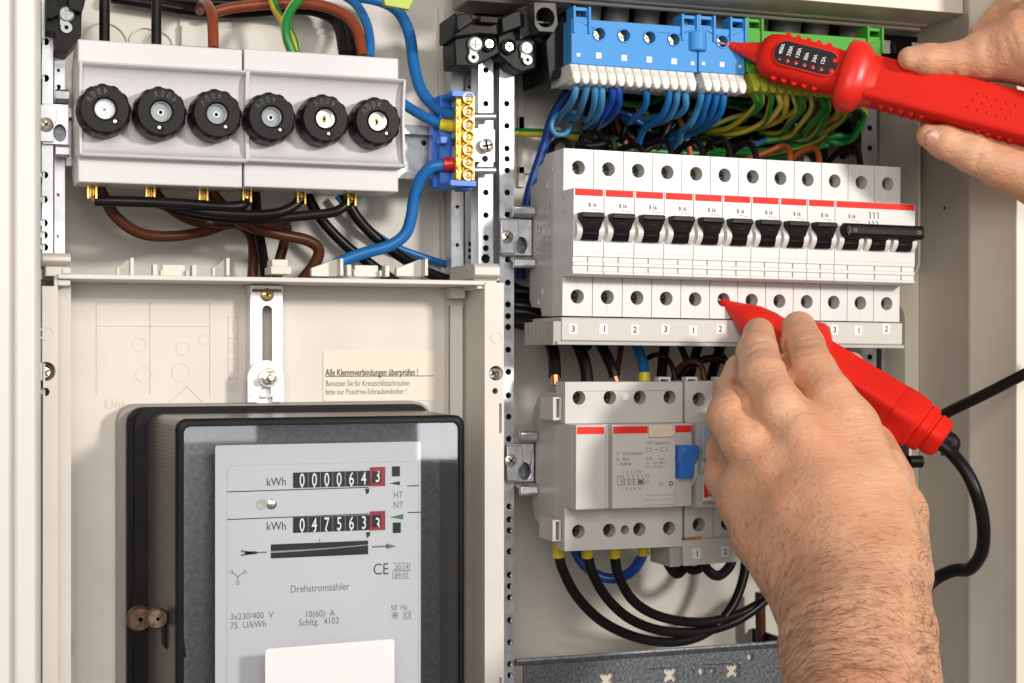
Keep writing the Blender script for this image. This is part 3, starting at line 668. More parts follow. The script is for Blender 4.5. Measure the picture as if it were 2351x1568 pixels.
def fuse_block(label, px0, px1, py0, knobs, ang, lits, terms, roll):
    x0, x1 = X(px0, FS), X(px1, FS); zt = Zz(px0, py0, FS); zb = zt-69.8
    t = thing('fuse_holder', label, 'fuse holder', (x0, 45, zt), group='grey three-pole fuse holders')
    b = MB(); zn1, zn0 = zt-11.8, zt-57.6
    b.profx([(44, zt-8), (FS-30, zt-1), (FS, zt), (FS, zt-14), (FS-6, zt-14), (FS-6, zb+14), (FS, zb+14), (FS, zb), (FS-28, zb+.5), (44, zb+8)], x0+.15, x1-.15)
    b.build('housing', porc, t, bevel=.8, seg=3)
    b = MB(); xa, xb = x0+.4, x1+1.6
    prof = [(FS-7, zn1), (FN-1, zn1), (FN, zn1-.8), (FN-1.2, zn1-2)]
    for k in range(1, 8): a = k/8*math.pi/2; prof.append((FN-1.2-5*math.sin(a), zn1-2-9*(1-math.cos(a))))
    prof += [(FN-6.6, zn1-12), (FN-6.8, zn0+14)]
    for k in range(1, 8): a = k/8*math.pi/2; prof.append((FN-6.2+5.4*(1-math.cos(a)), zn0+13-11*math.sin(a)))
    prof += [(FN, zn0+1.2), (FN-.6, zn0), (FS-7, zn0)]
    b.profx(prof, xa+1.3, xb-1.3)
    for xx in (xa, xb-1.3): b.profx([(FS-7, zn1), (FN-1, zn1), (FN, zn1-1), (FN-1, zn0+10), (FN, zn0+1), (FN-.6, zn0), (FS-7, zn0)] if 0 else [(FS-7, zn1), (FN-1, zn1), (FN+.2, zn1-1), (FN-1.0, zn1-6), (FN-3, (zn0+zn1)/2), (FN-1.0, zn0+6), (FN+.2, zn0+1), (FN-.8, zn0), (FS-7, zn0)], xx, xx+1.3)
    b.build('front_cover', porc, t, bevel=.5, seg=3)
    for (px, py), a, l in zip(knobs, ang, lits):
        xk = X(px-2, 104); zk = Zz(px, py+2, 104); fuse_cap(t, xk, zk, FN-7, a, l)
    for px in terms:
        b = MB(); xx = X(px, 70); z = zb-5.5
        b.box(xx-2.4, xx-1.5, z-1, z+7, 67, 75); b.box(xx+1.5, xx+2.4, z-1, z+7, 67, 75); b.box(xx-2.4, xx+2.4, z+1, z+7, 66, 67); b.box(xx-1.0, xx-.3, z-.5, z+7, 66, 74); b.box(xx+.3, xx+1.0, z-.2, z+7, 66, 73)
        b.build('terminal_clamp', goldc, t, bevel=.25)
    return t
fuse_block('grey fuse holder with three black screw caps, nearer the cabinet edge', 178, 557, 89, [(242, 250), (371, 256), (499, 261)], [-.85, -1.6, -.95], [1, 1, 1], [210, 343, 464], 0)
fuse_block('grey fuse holder with three black screw caps, beside the blue cables', 559.5, 916, 111, [(624, 268), (747, 272), (867, 278)], [-.95, -1.3, -.9], [1, 0, 0], [564, 688, 803], 0)

# ================================================================== BRASS NEUTRAL TERMINAL
nt_ = thing('brass_terminal_bar', 'brass terminal bar with seven screws in a royal blue holder', 'terminal bar', W(1045, 435, 45))
b = MB()
def bp(mb, x0, y0, x1, y1, d0, d1, m=0): mb.box(X(x0, d1), X(x1, d1), Zz((x0+x1)/2, y1, d1), Zz((x0+x1)/2, y0, d1), d0, d1, m)
bp(b, 994, 224, 1016, 432, 44, 52); bp(b, 1010, 218, 1048, 434, 46, 58); bp(b, 1036, 209, 1093, 222, 58, 76); bp(b, 1032, 414, 1096, 427, 58, 76); bp(b, 1040, 222, 1080, 414, 58, 62)
bp(b, 1010, 312, 1030, 330, 58, 64); bp(b, 1060, 424, 1085, 436, 56, 70)
b.build('holder', blueh, nt_, bevel=.7)
b = MB(); bp(b, 1046, 222, 1062, 414, 62, 70, 0); bp(b, 1058, 219, 1089, 415, 62, 72, 0); b.build('brass_bar', brass, nt_, bevel=.5)
for i, py in enumerate((225.5, 256, 286.5, 314, 343, 372, 401)):
    b = MB(); x, _, z = W(1076, py, 76); b.lathe(x, z, [(3.5, 70), (3.7, 75), (3.3, 76.5), (2.7, 76.4), (2.6, 74.6), (.01, 74.6)], 22, 0); cross_screw(b, x, z, 75.2, 2.3, 1, 2, .4+i*.5, h=.6); b.build('clamp_screw', [brass, copper if i in (1, 2, 5, 6) else brass, darkscrew], nt_)

# ================================================================== BLACK CORNER BRACKETS
def fastener(parent, px, py, d, s=1, rot=.35):
    x, _, z = W(px, py, d); b = MB()
    b.lathe(x, z, [(4.4*s, d), (4.4*s, d+2), (3.6*s, d+3), (.01, d+3)], 24)
    cx, cz = x-1.6*s*math.sin(rot)*2, z-7.6*s
    b.prism(circ(cx, cz, 3.2*s, 24), d, d+2, [circ(cx, cz, 1.2*s, 16)]); b.box(x-2.4*s-1, x+1.0*s, cz+1*s, z-2*s, d, d+2)
    for a in (.4, 1.97): ca, sa = math.cos(a), math.sin(a); b.box(x-.3, x+.3, z-2.5*s, z+2.5*s, d+3, d+3.6) if a < 1 else b.box(x-2.5*s, x+2.5*s, z-.3, z+.3, d+3, d+3.5)
    b.build('keyhole_fastener', milky, parent, bevel=.5)
cbk = thing('corner_bracket', 'black plastic twin corner bracket above the middle rails', 'bracket', W(1140, 165, 60), group='black plastic corner brackets')
b = MB(); d = 66
def poly(mb, pts, d0, d1, m=0): mb.prism([W(px, py, d1)[::2] for px, py in pts], d0, d1, (), m)
poly(b, [(1042, 95), (1048, 80), (1140, 80), (1148, 122), (1098, 150), (1045, 150)], 40, 62)
poly(b, [(1042, 30), (1070, 26), (1100, 36), (1150, 38), (1205, 30), (1205, 60), (1150, 82), (1100, 78), (1042, 86)], 40, 68)
poly(b, [(1142, 84), (1160, 70), (1215, 75), (1232, 100), (1234, 156), (1200, 166), (1175, 155), (1146, 128)], 40, 62)
b.build('bracket_body', black, cbk, bevel=1.5)
b = MB(); poly(b, [(1046, 34), (1078, 28), (1090, 50), (1060, 70), (1046, 70)], 68, 76); poly(b, [(1100, 36), (1148, 40), (1146, 54), (1098, 50)], 68, 74); poly(b, [(1150, 40), (1196, 20), (1200, 60), (1152, 78)], 68, 72); b.build('clip_tab', black, cbk, bevel=1)
b = MB(); 
lpo = [W(px, py, 78)[::2] for px, py in ((1198, 12), (1228, 4), (1262, 6), (1280, 18), (1280, 60), (1270, 72), (1238, 74), (1226, 62), (1225, 24))]
x, _, z = W(1252, 40, 78); b.prism([W(px, py, 78)[::2] for px, py in ((1226, 5), (1276, 7), (1281, 56), (1272, 74), (1238, 72), (1228, 58))], 60, 78, [circ(x, z, 5.4, 28)])
b.prism([W(px, py, 66)[::2] for px, py in ((1190, 20), (1235, 6), (1235, 70), (1195, 90))], 44, 66); b.box(x-6, x+6, z-1.6, z-.4, 60, 70)
b.build('socket', mat('dark_grey_plastic', (.03, .028, .027), .45), cbk, bevel=.8)
for px, py in ((1122, 101), (1168, 108)):
    b = MB(); x, _, z = W(px, py, 63); b.lathe(x, z, [(4.4, 62), (4.4, 64.4), (3.6, 64.6), (3.4, 62.4)], 24, 1); cross_screw(b, x, z, 64, 2.9, 0, 2, .3); b.build('screw', [chrome, black, darkscrew], cbk)
fastener(cbk, 1089, 103, 62.2, .95); fastener(cbk, 1206, 112, 62.2, .85, -.3)
cb2 = thing('corner_bracket', 'black plastic corner bracket at the upper edge left of the fuses', 'bracket', W(150, 110, 60), group='black plastic corner brackets')
b = MB(); poly(b, [(106, -20), (200, -20), (194, 10), (188, 30), (186, 85), (155, 118), (126, 112), (126, 74), (106, 70)], 40, 66); poly(b, [(108, 2), (130, -2), (136, 32), (120, 42), (108, 40)], 66, 72); poly(b, [(155, -10), (196, -10), (188, 28), (160, 20)], 66, 73); b.build('bracket_body', black, cb2, bevel=1.2)
fastener(cb2, 152, 34, 66.2, .88, .0)

cb3 = thing('corner_bracket', 'black plastic corner bracket between the green strip and the index fingertip', 'bracket', W(2060, 150, 50), group='black plastic corner brackets')
b = MB(); poly(b, [(2030, 78), (2108, 84), (2108, 150), (2070, 162), (2030, 158)], 12, 56); poly(b, [(2052, 90), (2096, 92), (2096, 128), (2052, 126)], 56, 62); b.build('bracket_body', black, cb3, bevel=1.2)
# ================================================================== TERMINAL STRIPS (blue, blue, green)
DT = 84
def term_strip(label, pxl, pxr, ytl, m, mstrip, lugs, holes, squares, nport, strip_px, strip_y, drop, latch=None, marks=()):
    SL = .072
    def P_(px, py, d=DT): return W(px, py, d)[::2]
    t = thing('terminal_strip', label, 'terminal strip', W(pxl, strip_y+40, 60), group='screw terminal strips above the breakers')
    yt = lambda px: ytl+(px-pxl)*SL
    hl = [circ(*P_(px, py), 3.3, 24) for px, py in holes]+[circ(*P_(px, py), 1.5 if s > 5 else .9, 4) for px, py, s in squares]
    sq = []
    for px, py, s in squares:
        x, z = P_(px, py); h = s*mmp(px, DT)/2; sq.append((x, z, h))
    hl = [circ(*P_(px, py), 3.3, 24) for px, py in holes]
    if latch: hl.append([P_(latch[0]-26, latch[1]-25), P_(latch[0]+26, latch[1]-22), P_(latch[0]+26, latch[1]+24), P_(latch[0]-26, latch[1]+20)])
    b = MB(); yb = lambda px: strip_y+(px-pxl)*SL
    b.prism([P_(pxl, yt(pxl)), P_(pxr, yt(pxr)), P_(pxr, yb(pxr)), P_(pxl, yb(pxl))], DT-10, DT, hl)
    xl_, xr_ = X(pxl, DT), X(pxr, DT); zt_, zb_ = Zz(pxl, ytl, DT), Zz(pxl, strip_y, DT)
    b.prism([P_(pxl, yt(pxl)+2), P_(pxr, yt(pxr)+2), P_(pxr, yb(pxr)), P_(pxl, yb(pxl))], 50, DT-10.1)
    b.build('housing', m, t, bevel=.4)
    if sq:
        b = MB()
        for x, z, h in sq: b.box(x-h, x+h, z-h, z+h, DT-.5, DT+.15)
        b.build('marker_window', cream if m is not greenb else yelw, t)
    for px in lugs:
        b = MB(); x, _, z = W(px, yt(px), DT); w1 = 20*mmp(px, DT)
        b.prism([(x-w1, z-8), (x+w1, z-8), (x+w1, z+6.5), (x-w1, z+6.5)], DT-8, DT-.5, [[(x-w1+1.5, z+1.2), (x+w1-1.5, z+1.2), (x+w1-1.5, z+4.6), (x-w1+1.5, z+4.6)], [(x-w1+1.5, z-7), (x+w1-1.5, z-7), (x+w1-1.5, z-.6), (x-w1+1.5, z-.6)]])
        b.box(x-w1+1.5, x+w1-1.5, z-12, z+.8, DT-8, DT-6)
        b.prism([(x-w1-.4, z-8), (x-w1+1, z-8), (x-w1+1, z+6.8), (x-w1-.4, z+6.8)], DT-10, DT+1.4); b.prism([(x+w1-1, z-8), (x+w1+.4, z-8), (x+w1+.4, z+6.8), (x+w1-1, z+6.8)], DT-10, DT+1.4)
        b.build('latch_lug', m, t, bevel=.25)
    for i, (px, py) in enumerate(holes):
        b = MB(); x, z = P_(px, py); b.prism(circ(x, z, 4.1, 28), DT, DT+.7, [circ(x, z, 3.3, 28)], 0); b.build('screw_collar', m, t, bevel=.2)
        b = MB(); cross_screw(b, x, z, DT-4.5, 3.0, 0, 1, .6+i*.7); b.lathe(x, z, [(3.28, DT-9), (3.28, DT-8.8)], 20, 1); b.build('clamp_screw', [brass, darkscrew], t)
    if latch:
        b = MB(); x, z = P_(*latch); b.cyl((x, DT-2, z-5), (x, DT-2, z+6), 5.6, 28); b.build('round_latch', m, t, bevel=.6)
    # contact strip
    (s0, s1) = strip_px; n = nport
    b = MB()
    xa, xb = X(s0, DT), X(s1, DT)
    for k in range(n):
        u0, u1 = k/n, (k+1)/n
        pa = s0+(s1-s0)*u0; pb = s0+(s1-s0)*u1; x0, x1 = X(pa, DT-4), X(pb, DT-4); z = Zz(pa, yb(pa), DT)-.2
        g = .5
        # each port: slanted chute with a notch
        b.profx([(56, z), (DT+.2, z), (DT+4.2, z-6.2), (DT+4.4, z-8.4), (DT+2.5, z-9.6), (DT-8, z-10), (56, z-9)], x0+g, x1-g)
        b.profx([(56, z), (DT+.4, z), (DT+4.9, z-6.4), (DT+5, z-8), (DT+3, z-9.2), (56, z-9.6)], x0-g*.5, x0+g*.5)
        b.profx([(DT, z-2), (DT+1.9, z-2), (DT+3.6, z-4.2), (DT, z-4.2)], x0+1.3, x1-1.0)
        xc = (x0+x1)/2; b.cyl((xc, DT+1.5, z-12.0), (xc, DT+2.2, z-7.5), 1.9, 14) if 0 else b.lathe(xc, z-9.3, [(2.0, DT-6), (2.0, DT+4.0), (1.4, DT+4.8)], 16, 1)
    b.profx([(56, z+3.0), (DT+.3, Zz(pxl, strip_y, DT)+.2), (DT+.3, z-1), (56, z-1)], xa-.2, xa-.1) if 0 else None
    b.build('contact_strip', [mstrip, mstrip], t, bevel=.25)
    return t
term_strip('large blue terminal strip with four brass screws and white contact row', 1312, 1601, 42, blueb, cream, (1335, 1583), [(1376, 78), (1433, 82), (1491.7, 86), (1547.5, 91)], [(1374.4, 127.6, 13), (1433, 133, 13), (1490.5, 137, 13), (1547.5, 141, 13), (1328, 126, 8), (1590, 145.6, 8)], 14, (1302, 1586), 146, 0)
term_strip('small blue terminal strip touched by the upper probe tip', 1604, 1710, 62, blueb, cream, (1622, 1694), [(1658, 95.4)], [(1657.7, 148, 11), (1615, 146, 7), (1699, 152.7, 7)], 5, (1602, 1700), 165, 0)
term_strip('green terminal strip with olive contact row behind the tester head', 1714, 2024, 68, greenb, ygb, (1732, 2008), [(1778, 110), (1838, 116), (1898, 120), (1955, 124)], [(1728, 152, 8)], 13, (1712, 1960), 166, 0)
b = MB(); x, z = W(1603, 96, DT+1)[::2]; b.cyl((x, DT-1, z-5), (x, DT-1, z+5.5), 5.6, 30); b.build('round_latch', blueb, [o for o in C.objects if o.name.startswith('terminal_strip')][1], bevel=.6)
e = thing('end_plate', 'black end plate on the near side of the large blue terminal strip', 'end plate', W(1285, 180, 60))
b = MB(); b.prism([(W(1309, 22, 80)[0], W(1309, 26, 80)[2]), W(1308, 150, 80)[::2], (X(1308, 80)-3, Zz(1308, 176, 80)), (X(1308, 80)-9, Zz(1308, 182, 80)), (X(1308, 80)-11, Zz(1308, 90, 80)), (X(1308, 80)-6, Zz(1308, 60, 80))], 30, 72)
for k in range(7): z = Zz(1290, 85+k*13, 60); b.box(X(1272, 64), X(1284, 64), z-.8, z+.8, 40, 68)
b.build('plate_body', black, e, bevel=.6)

# ================================================================== BREAKERS
DBK, DSH, DN = 48, 99, 114
W1 = 17.5
def breaker_parts(t, poles, three=False, mh=brk, lab=True, toggle=black, redstripe=True, side=brk_shade):
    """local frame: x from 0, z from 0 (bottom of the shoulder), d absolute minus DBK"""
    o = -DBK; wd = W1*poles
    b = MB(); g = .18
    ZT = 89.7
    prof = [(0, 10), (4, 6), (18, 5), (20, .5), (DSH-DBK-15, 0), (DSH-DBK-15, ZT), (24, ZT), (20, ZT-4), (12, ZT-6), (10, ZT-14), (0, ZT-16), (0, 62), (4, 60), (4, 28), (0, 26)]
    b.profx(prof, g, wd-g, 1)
    # nose
    nz0, nz1 = 21, 67
    sd = DSH-DBK; nd = DN-DBK
    for k in range(poles):
        x0, x1 = k*W1+g, (k+1)*W1-g
        for zc, za, zb in ((79.7, nz1+.01, ZT), (10.5, 0, nz0-.01)):
            b.prism(rect(x0, za, x1, zb), sd-15, sd, [circ((x0+x1)/2, zc, 3.85, 30)])
        # toggle slot flanks
    b.profx([(sd-15, nz0), (nd-1.5, nz0), (nd, nz0+1), (nd, nz0+2.2), (nd-.8, nz0+2.6), (nd-.8, nz0+5.0), (nd, nz0+5.4), (nd, nz0+7), (nd-.8, nz0+7.4), (nd-.8, nz0+9.8), (nd, nz0+10.2), (nd, nz1-.6), (nd-.6, nz1), (sd-15, nz1)], g, wd-g)
    for k in range(poles):
        x0 = k*W1
        for xx in (x0+1.5, x0+W1-3.6):
            pr = [(nd-1, 51.5)]+[(nd-1+5.0*math.sin(math.pi*j/10), 51.5-13.5*(j/10)) for j in range(1, 10)]+[(nd-1, 38)]
            b.profx(pr, xx-.6, xx+2.4)
    # seams
    hb = b
    for k in range(poles):
        xm = k*W1+W1/2
        for za, zb in ((0.5, 6), (15, nz0-1), (nz1+1, 75.2), (84.2, ZT-.5)): b.box(xm-.08, xm+.08, za, zb, sd-.1, sd+.04, 2)
        b.box(xm-.08, xm+.08, nz0+.5, nz0+20-9, nd-1, nd+.04, 2)
        for zz in (nz0+12.2,): b.box(k*W1+.6, (k+1)*W1-.6, zz, zz+.18, nd-.1, nd+.04, 2)
    b.build('housing', [mh, side, mat('seam_beige', (.46, .40, .33), .6)], t, bevel=.3)
    for k in range(poles):
        xc = k*W1+W1/2
        for zc, mm_ in ((79.7, 0), (10.5, 1)):
            b = MB(); b.lathe(xc, zc, [(3.84, sd-14), (3.84, sd-13.5)], 20, 0)
            cross_screw(b, xc-.2, zc-.2, sd-7.5 if mm_ == 0 else sd-8, 3.65, 1, 0, .5+k+mm_, slot=(mm_ == 0))
            b.build('terminal_screw', [hole_m, mat('steel_slot_screw', (.17, .15, .13), .35, .7, var=.3, vscale=200) if mm_ == 0 else darkscrew], t)
    if redstripe:
        b = MB(); b.box(.9, wd-.7, 63.2, 66.7, nd-.1, nd+.12); b.build('red_stripe', redp, t)
    if lab:
        b = MB(); b.text('B 16', 8.6, 57.4, nd+.12, 3.1, 0, bold=.01, sx=.8)
        for j, (xx, zz, ww) in enumerate(((10.2, 56.0, 1.6), (12.4, 55.8, 1.2), (14.1, 55.6, 1.4), (12.8, 54.3, 3.2), (12.8, 53.2, 3.2), (12.2, 52.3, 3.8))): b.box(xx, xx+ww, zz, zz+.42, nd, nd+.12, 1)
        if three:
            for j in range(3):
                xx = 22.5+j*2.6; b.box(xx, xx+.5, 57.6, 61, nd, nd+.12); b.box(xx-.9, xx+.2, 60.8, 61.2, nd, nd+.12); b.prism([(xx, 54.2), (xx+.5, 54.2), (xx-.7, 56.6), (xx-1.1, 56.4)], nd, nd+.12)
        b.build('printed_text', [ink, lgink], t)
    # toggle
    for k in range(poles):
        b = MB(); x0 = k*W1+4.3; x1 = (k+1)*W1-4.3
        b.profx([(nd-3, 39.4), (nd+2.6, 39.6), (nd+4.2, 43), (nd+3.8, 43.4), (nd+5, 47), (nd+5, 50), (nd-3, 50)], x0, x1)
        if not three:
            xc = (x0+x1)/2; v = []
            for zz, hw, dd in ((45.2, 4.6, nd+5), (50.8, 6.2, nd+6.2), (51.4, 6.3, nd+7.4), (53.4, 6.3, nd+7.2), (54.0, 6.1, nd+5.6)):
                v += [(xc-hw, nd-2, zz), (xc+hw, nd-2, zz), (xc+hw, dd, zz), (xc-hw, dd, zz)]
            f = [(0, 1, 2, 3), (16, 17, 18, 19)]+[(i*4+k2, i*4+(k2+1) % 4, (i+1)*4+(k2+1) % 4, (i+1)*4+k2) for i in range(4) for k2 in range(4)]
            b.add(v, f); b.box(xc-2, xc+1.6, 48.2, 48.6, nd+5, nd+6.3)
        else:
            b.profx([(nd+2, 45), (nd+5.6, 45.2), (nd+6, 48), (nd+3, 50)], x0-.2, x1+.2)
        b.build('toggle', toggle, t, bevel=.35)
    if three:
        b = MB(); b.profx([(nd+1, 46.4), (nd+6.4, 46.2), (nd+8.4, 47.6), (nd+8.4, 51.8), (nd+7.4, 53.8), (nd+4, 54.2), (nd+1, 52)], 2.2, wd+.8)
        b.build('toggle_bar', black, t, bevel=.8)
        b = MB()
        for xx in (7, wd-4): b.box(xx, xx+2, 49.2, 51, nd+8.3, nd+8.55); b.box(xx+.5, xx+1.5, 49.6, 50.6, nd+8.5, nd+8.7, 1)
        b.prism([(3.4, 47.4), (4.8, 50), (3.6, 52.2), (3.9, 52.3), (5.2, 50), (3.8, 47.3)], nd+8.4, nd+8.6)
        b.build('bar_rivet', [gink, ink], t)
RX, RZ, ROLL = 304.9, 19.7, .0095
def rowpos(i): return (RX+i*W1*math.cos(ROLL), DBK, RZ-i*W1*math.sin(ROLL))
ordn = ['first', 'second', 'third', 'fourth', 'fifth', 'sixth', 'seventh', 'eighth', 'ninth']
desc = ['at the left end of the row, above number sticker 3', 'counting from the steel bracket', 'counting from the steel bracket', 'counting from the steel bracket', 'left neighbour of the probed one', 'whose lower terminal the red probe tip touches', 'right neighbour of the probed one', 'above the middle fingertip and index fingertip', 'next to the three-pole breaker']
labs = ['white circuit breaker with black toggle at the bracket end of the row'] + ['white circuit breaker with black toggle, %s from the steel bracket' % q for q in ordn[1:4]] + ['white circuit breaker with black toggle, left neighbour of the probed one', 'white circuit breaker with the red probe tip in its lower terminal', 'white circuit breaker with black toggle, right neighbour of the probed one', 'white circuit breaker with black toggle, second right of the probed one', 'white circuit breaker with black toggle beside the three-pole breaker']
proto = thing('circuit_breaker', labs[0], 'circuit breaker', rowpos(0), local=True, roll=ROLL, group='white single-pole circuit breakers in the upper row')
breaker_parts(proto, 1)
for i in range(1, 9): dup(proto, rowpos(i), labs[i])
t3 = thing('three_pole_breaker', 'white three-pole circuit breaker with one long black toggle bar', 'circuit breaker', rowpos(9), local=True, roll=ROLL)
breaker_parts(t3, 3, three=True)
# moulded markings on the exposed left side of the row
b = MB(); r2_ = random.Random(3)
for col, d_ in ((0, 12), (1, 17), (2, 23), (3, 31)):
    zz = 26+col*2
    while zz < 64:
        hgt = r2_.uniform(.8, 2.6)
        if r2_.random() < .72: b.box(-.12, 0, zz, zz+hgt, d_+r2_.uniform(-.3, .3), d_+r2_.uniform(.5, 1.1))
        zz += hgt+r2_.uniform(.5, 1.8)
b.build('side_print', lgink, proto)
b = MB()
for zz, dd, r in ((72, 26, 2), (64, 52, 1.6), (56, 55, 1.4), (14, 20, 2), (8, 14, 1.6), (80, 34, 1.6), (18, 40, 1.2)): b.cyl((-.5, dd, zz), (.3, dd, zz), r)
b.build('side_rivet', brk_shade, proto, bevel=.2)

# ---- busbar with number stickers
DBB = 101
t = thing('number_strip', 'long grey busbar cover with number stickers under the upper breakers', 'busbar cover', (RX-1, DBB, RZ-14), local=True, roll=ROLL*.9)
b = MB(); b.profx([(-45, 1.2), (-1, 1.2), (0, .5+12), (-2, 13.2), (-45, 13.2)] if 0 else [(-45, .6), (-.5, .6), (0, 1), (0, 12.6), (-.8, 13.2), (-45, 13.2)], 0, 211.5); b.build('cover', mat('busbar_grey', (.52, .50, .455), .45, var=.06, vscale=18), t, bevel=.4)
b = MB(); b.box(-3, 212, -1.4, .4, -40, 1.2); b.box(-4.5, -.2, -1.6, 11, -46, -.6)
for k in range(6): b.box(-4.7, -4.5, 0, 10, -44+k*6, -42+k*6)
b.build('end_cap', mat('busbar_dark_grey', (.40, .385, .35), .5, var=.1), t, bevel=.4)
for px, py, s_ in ((1315, 755, '3'), (1385, 755, '1'), (1457, 757, '2'), (1527, 756, '3'), (1590, 759, '1'), (1653, 755, '2'), (1915, 757, '3'), (1970, 759, '1'), (2034, 755, '2')):
    x, _, z = W(px, py, DBB); x -= RX-1; z -= RZ-14; z += x*.0085
    b = MB(); r_ = rnd.uniform(-.05, .05); b.prism([(x+u*math.cos(r_)-v_*math.sin(r_), z+u*math.sin(r_)+v_*math.cos(r_)) for u, v_ in ((-2.5, -2.7), (2.5, -2.7), (2.5, 2.7), (-2.5, 2.7))], 0, .2)
    sk = b.build('number_sticker', whitep, t)
    b = MB(); b.text(s_, x, z-1.6, .3, 4.8, 0, align='CENTER', bold=.012, rot=r_); b.build('digit', ink, sk)

# ---- RCD
rx0, rzb = 306.4, -106.4
rcd = thing('residual_current_device', 'grey four-module residual current switch with blue lever', 'residual current device', (rx0, 48, rzb), local=True, roll=.004)
b = MB(); H = 90.7; sd, nd = DSH-48, DN-48
b.profx([(0, 22), (3, 14), (16, 8), (sd-14, 6), (sd-14, H-6), (18, H-6), (8, H-10), (2, H-16), (0, 66), (5, 62), (5, 28), (0, 26)], .3, 69.5, 1)
for za, zb, zc in ((68.3, H, H-8.6), (0, 23.2, 10.3)):
    hs = [circ(x, zc, 3.7, 30) for x in (8, 26, 43.8, 61.6)]
    if za < 1: hs.append(circ(35.2, zc, 2.5, 22))
    b.prism([(0, za), (69.5, za), (69.5, zb-(.8)), (68.3, zb), (0, zb)] if za > 1 else rect(0, za, 69.5, zb), sd-14, sd, hs)
b.prism(rect(.3, 23.3, 69.2, 68.2), sd-13, nd-6)
b.profx([(nd-8, 23.4), (nd-.6, 23.4), (nd, 24), (nd, 67.6), (nd-.6, 68.2), (nd-8, 68.2)], .4, 17)
b.profx([(nd-8, 23.4), (nd-.6, 23.4), (nd, 24), (nd, 67.6), (nd-.6, 68.2), (nd-8, 68.2)], 21.2, 58)
b.profx([(nd-8, 23.4), (nd-3, 23.4), (nd-3, 68.2), (nd-8, 68.2)], 58, 69.2)
for za in (70, 4): b.prism([(-5.4, za+(0 if za > 20 else 1)), (-.4, za+(0 if za > 20 else 1)), (-.4, za+12.5), (-5.4, za+12.5)], sd-24, sd-4, [[(-3.4, za+1.5), (-1.6, za+1.5), (-1.6, za+11.5), (-3.4, za+11.5)]])
b.build('housing', [rcdm, brk_shade], rcd, bevel=.5)
b = MB()
for zz in (25, 27.6, 30.2): b.box(40.4, 57.6, zz, zz+1.1, nd-.3, nd+.8)
b.build('grip_rib', rcdm, rcd, bevel=.3)
for x0, x1, dd in ((.9, 16.4, nd), (21.6, 41.6, nd), (58.6, 69, nd-3)):
    b = MB(); b.box(x0, x1, 63.4, 67.2, dd-.1, dd+.15); b.build('red_stripe', redp, rcd)
b = MB(); b.box(41.8, 55.6, 61.4, 68.0, nd-.4, nd+1.6); b.prism(circ(55.6, 63.2, 1, 12), nd-.5, nd+1.7); b.build('test_button', mat('ivory_button', (.68, .58, .45), .4), rcd, bevel=.4)
for i, (x, zc) in enumerate([(x, z) for z in (H-8.6, 10.3) for x in (8, 26, 43.8, 61.6)]):
    b = MB(); b.lathe(x, zc, [(3.68, sd-13.6), (3.68, sd-13.3)], 20, 0); cross_screw(b, x, zc, sd-7, 3.5, 1, 0, .5+i, slot=(i % 4 == 3)); b.build('terminal_screw', [hole_m, darkscrew], rcd)
b = MB(); b.lathe(35.2, H-8.4, [(2.4, sd-1), (2.4, sd+.4), (1.8, sd+1)], 20, 0); b.build('plug', cream, rcd)
b = MB(); b.lathe(34.8, 10.3, [(1.2, sd-10), (1.0, sd-6)], 12, 0); b.build('contact_pin', copper, rcd)
b = MB(); b.profx([(nd-6, 38), (nd+2, 39), (nd+4, 44), (nd+4.4, 50), (nd+8, 54), (nd+7.4, 56.4), (nd-6, 56)], 59.4, 67.6); b.profx([(nd-3, 46), (nd+4.4, 47.5), (nd+8.6, 54), (nd+7.6, 56.8), (nd-3, 56.6)], 58.8, 68.4); b.build('lever', blueh, rcd, bevel=.5)
b = MB(); b.profx([(nd-4, 34)]+[(nd-3+5*math.sin(math.pi*j/8), 34+20*j/8) for j in range(1, 8)]+[(nd-4, 54)], 68.6, 70.6); b.build('lever_guard', rcdm, rcd, bevel=.3)
b = MB(); dt_ = nd+.12
b.text('Fi - Schutzschalter', 23.6, 52, dt_, 2.5, 0, sx=.82); b.text('In   40 A', 23.6, 49.0, dt_, 2.4, 0, bold=.012, sx=.85); b.text('I  =0.03 A', 23.6, 46.4, dt_, 2.4, 0, bold=.012, sx=.85)
b.text('TEST  halbjährlich', 40.6, 57.4, dt_, 2.3, 0, sx=.85); b.text('IP-40       4 pol', 40.6, 49, dt_, 2.1, 0, sx=.85); b.text('Un ~ 230 / 400 V', 40.6, 46.8, dt_, 2.1, 0, sx=.8); b.text('Un ~ 195..264 V', 40.6, 44.7, dt_, 2.1, 0, sx=.8)
for x0, x1 in ((40.6, 44), (49, 53.2)): frame(b, rect(x0, 53.6, x1, 55.6), rect(x0+.25, 53.85, x1-.25, 55.35), nd, dt_, 0)
b.box(46, 47.6, 54.5, 54.8, nd, dt_)
b.text('1  3  5  7  N', 26.8, 42, dt_, 2.5, 0, sx=.9); b.text('2  4  6  8  N', 26.4, 33.2, dt_, 2.5, 0, sx=.9)
for k in range(5):
    xx = 27.8+k*2.8; b.box(xx, xx+.35, 35.6, 39, nd, dt_); b.prism([(xx-.9, 41.2), (xx-.6, 41.4), (xx+.5, 39), (xx+.1, 39)], nd, dt_)
for zz in (36.2, 37.6, 38.6): b.box(25.4, 39.6, zz, zz+.22, nd, dt_)
b.prism(circ(37.6, 37.4, 1.3, 16), nd, dt_); frame(b, rrect(24, 35.6, 26.4, 41, .8), rrect(24.25, 35.85, 26.15, 40.75, .7), nd, dt_); frame(b, rect(40.4, 36.6, 43, 38.2), rect(40.6, 36.8, 42.8, 38), nd, dt_); b.prism(circ(41.6, 40.6, 1, 6), nd, dt_, [circ(41.6, 40.6, .7, 6)])
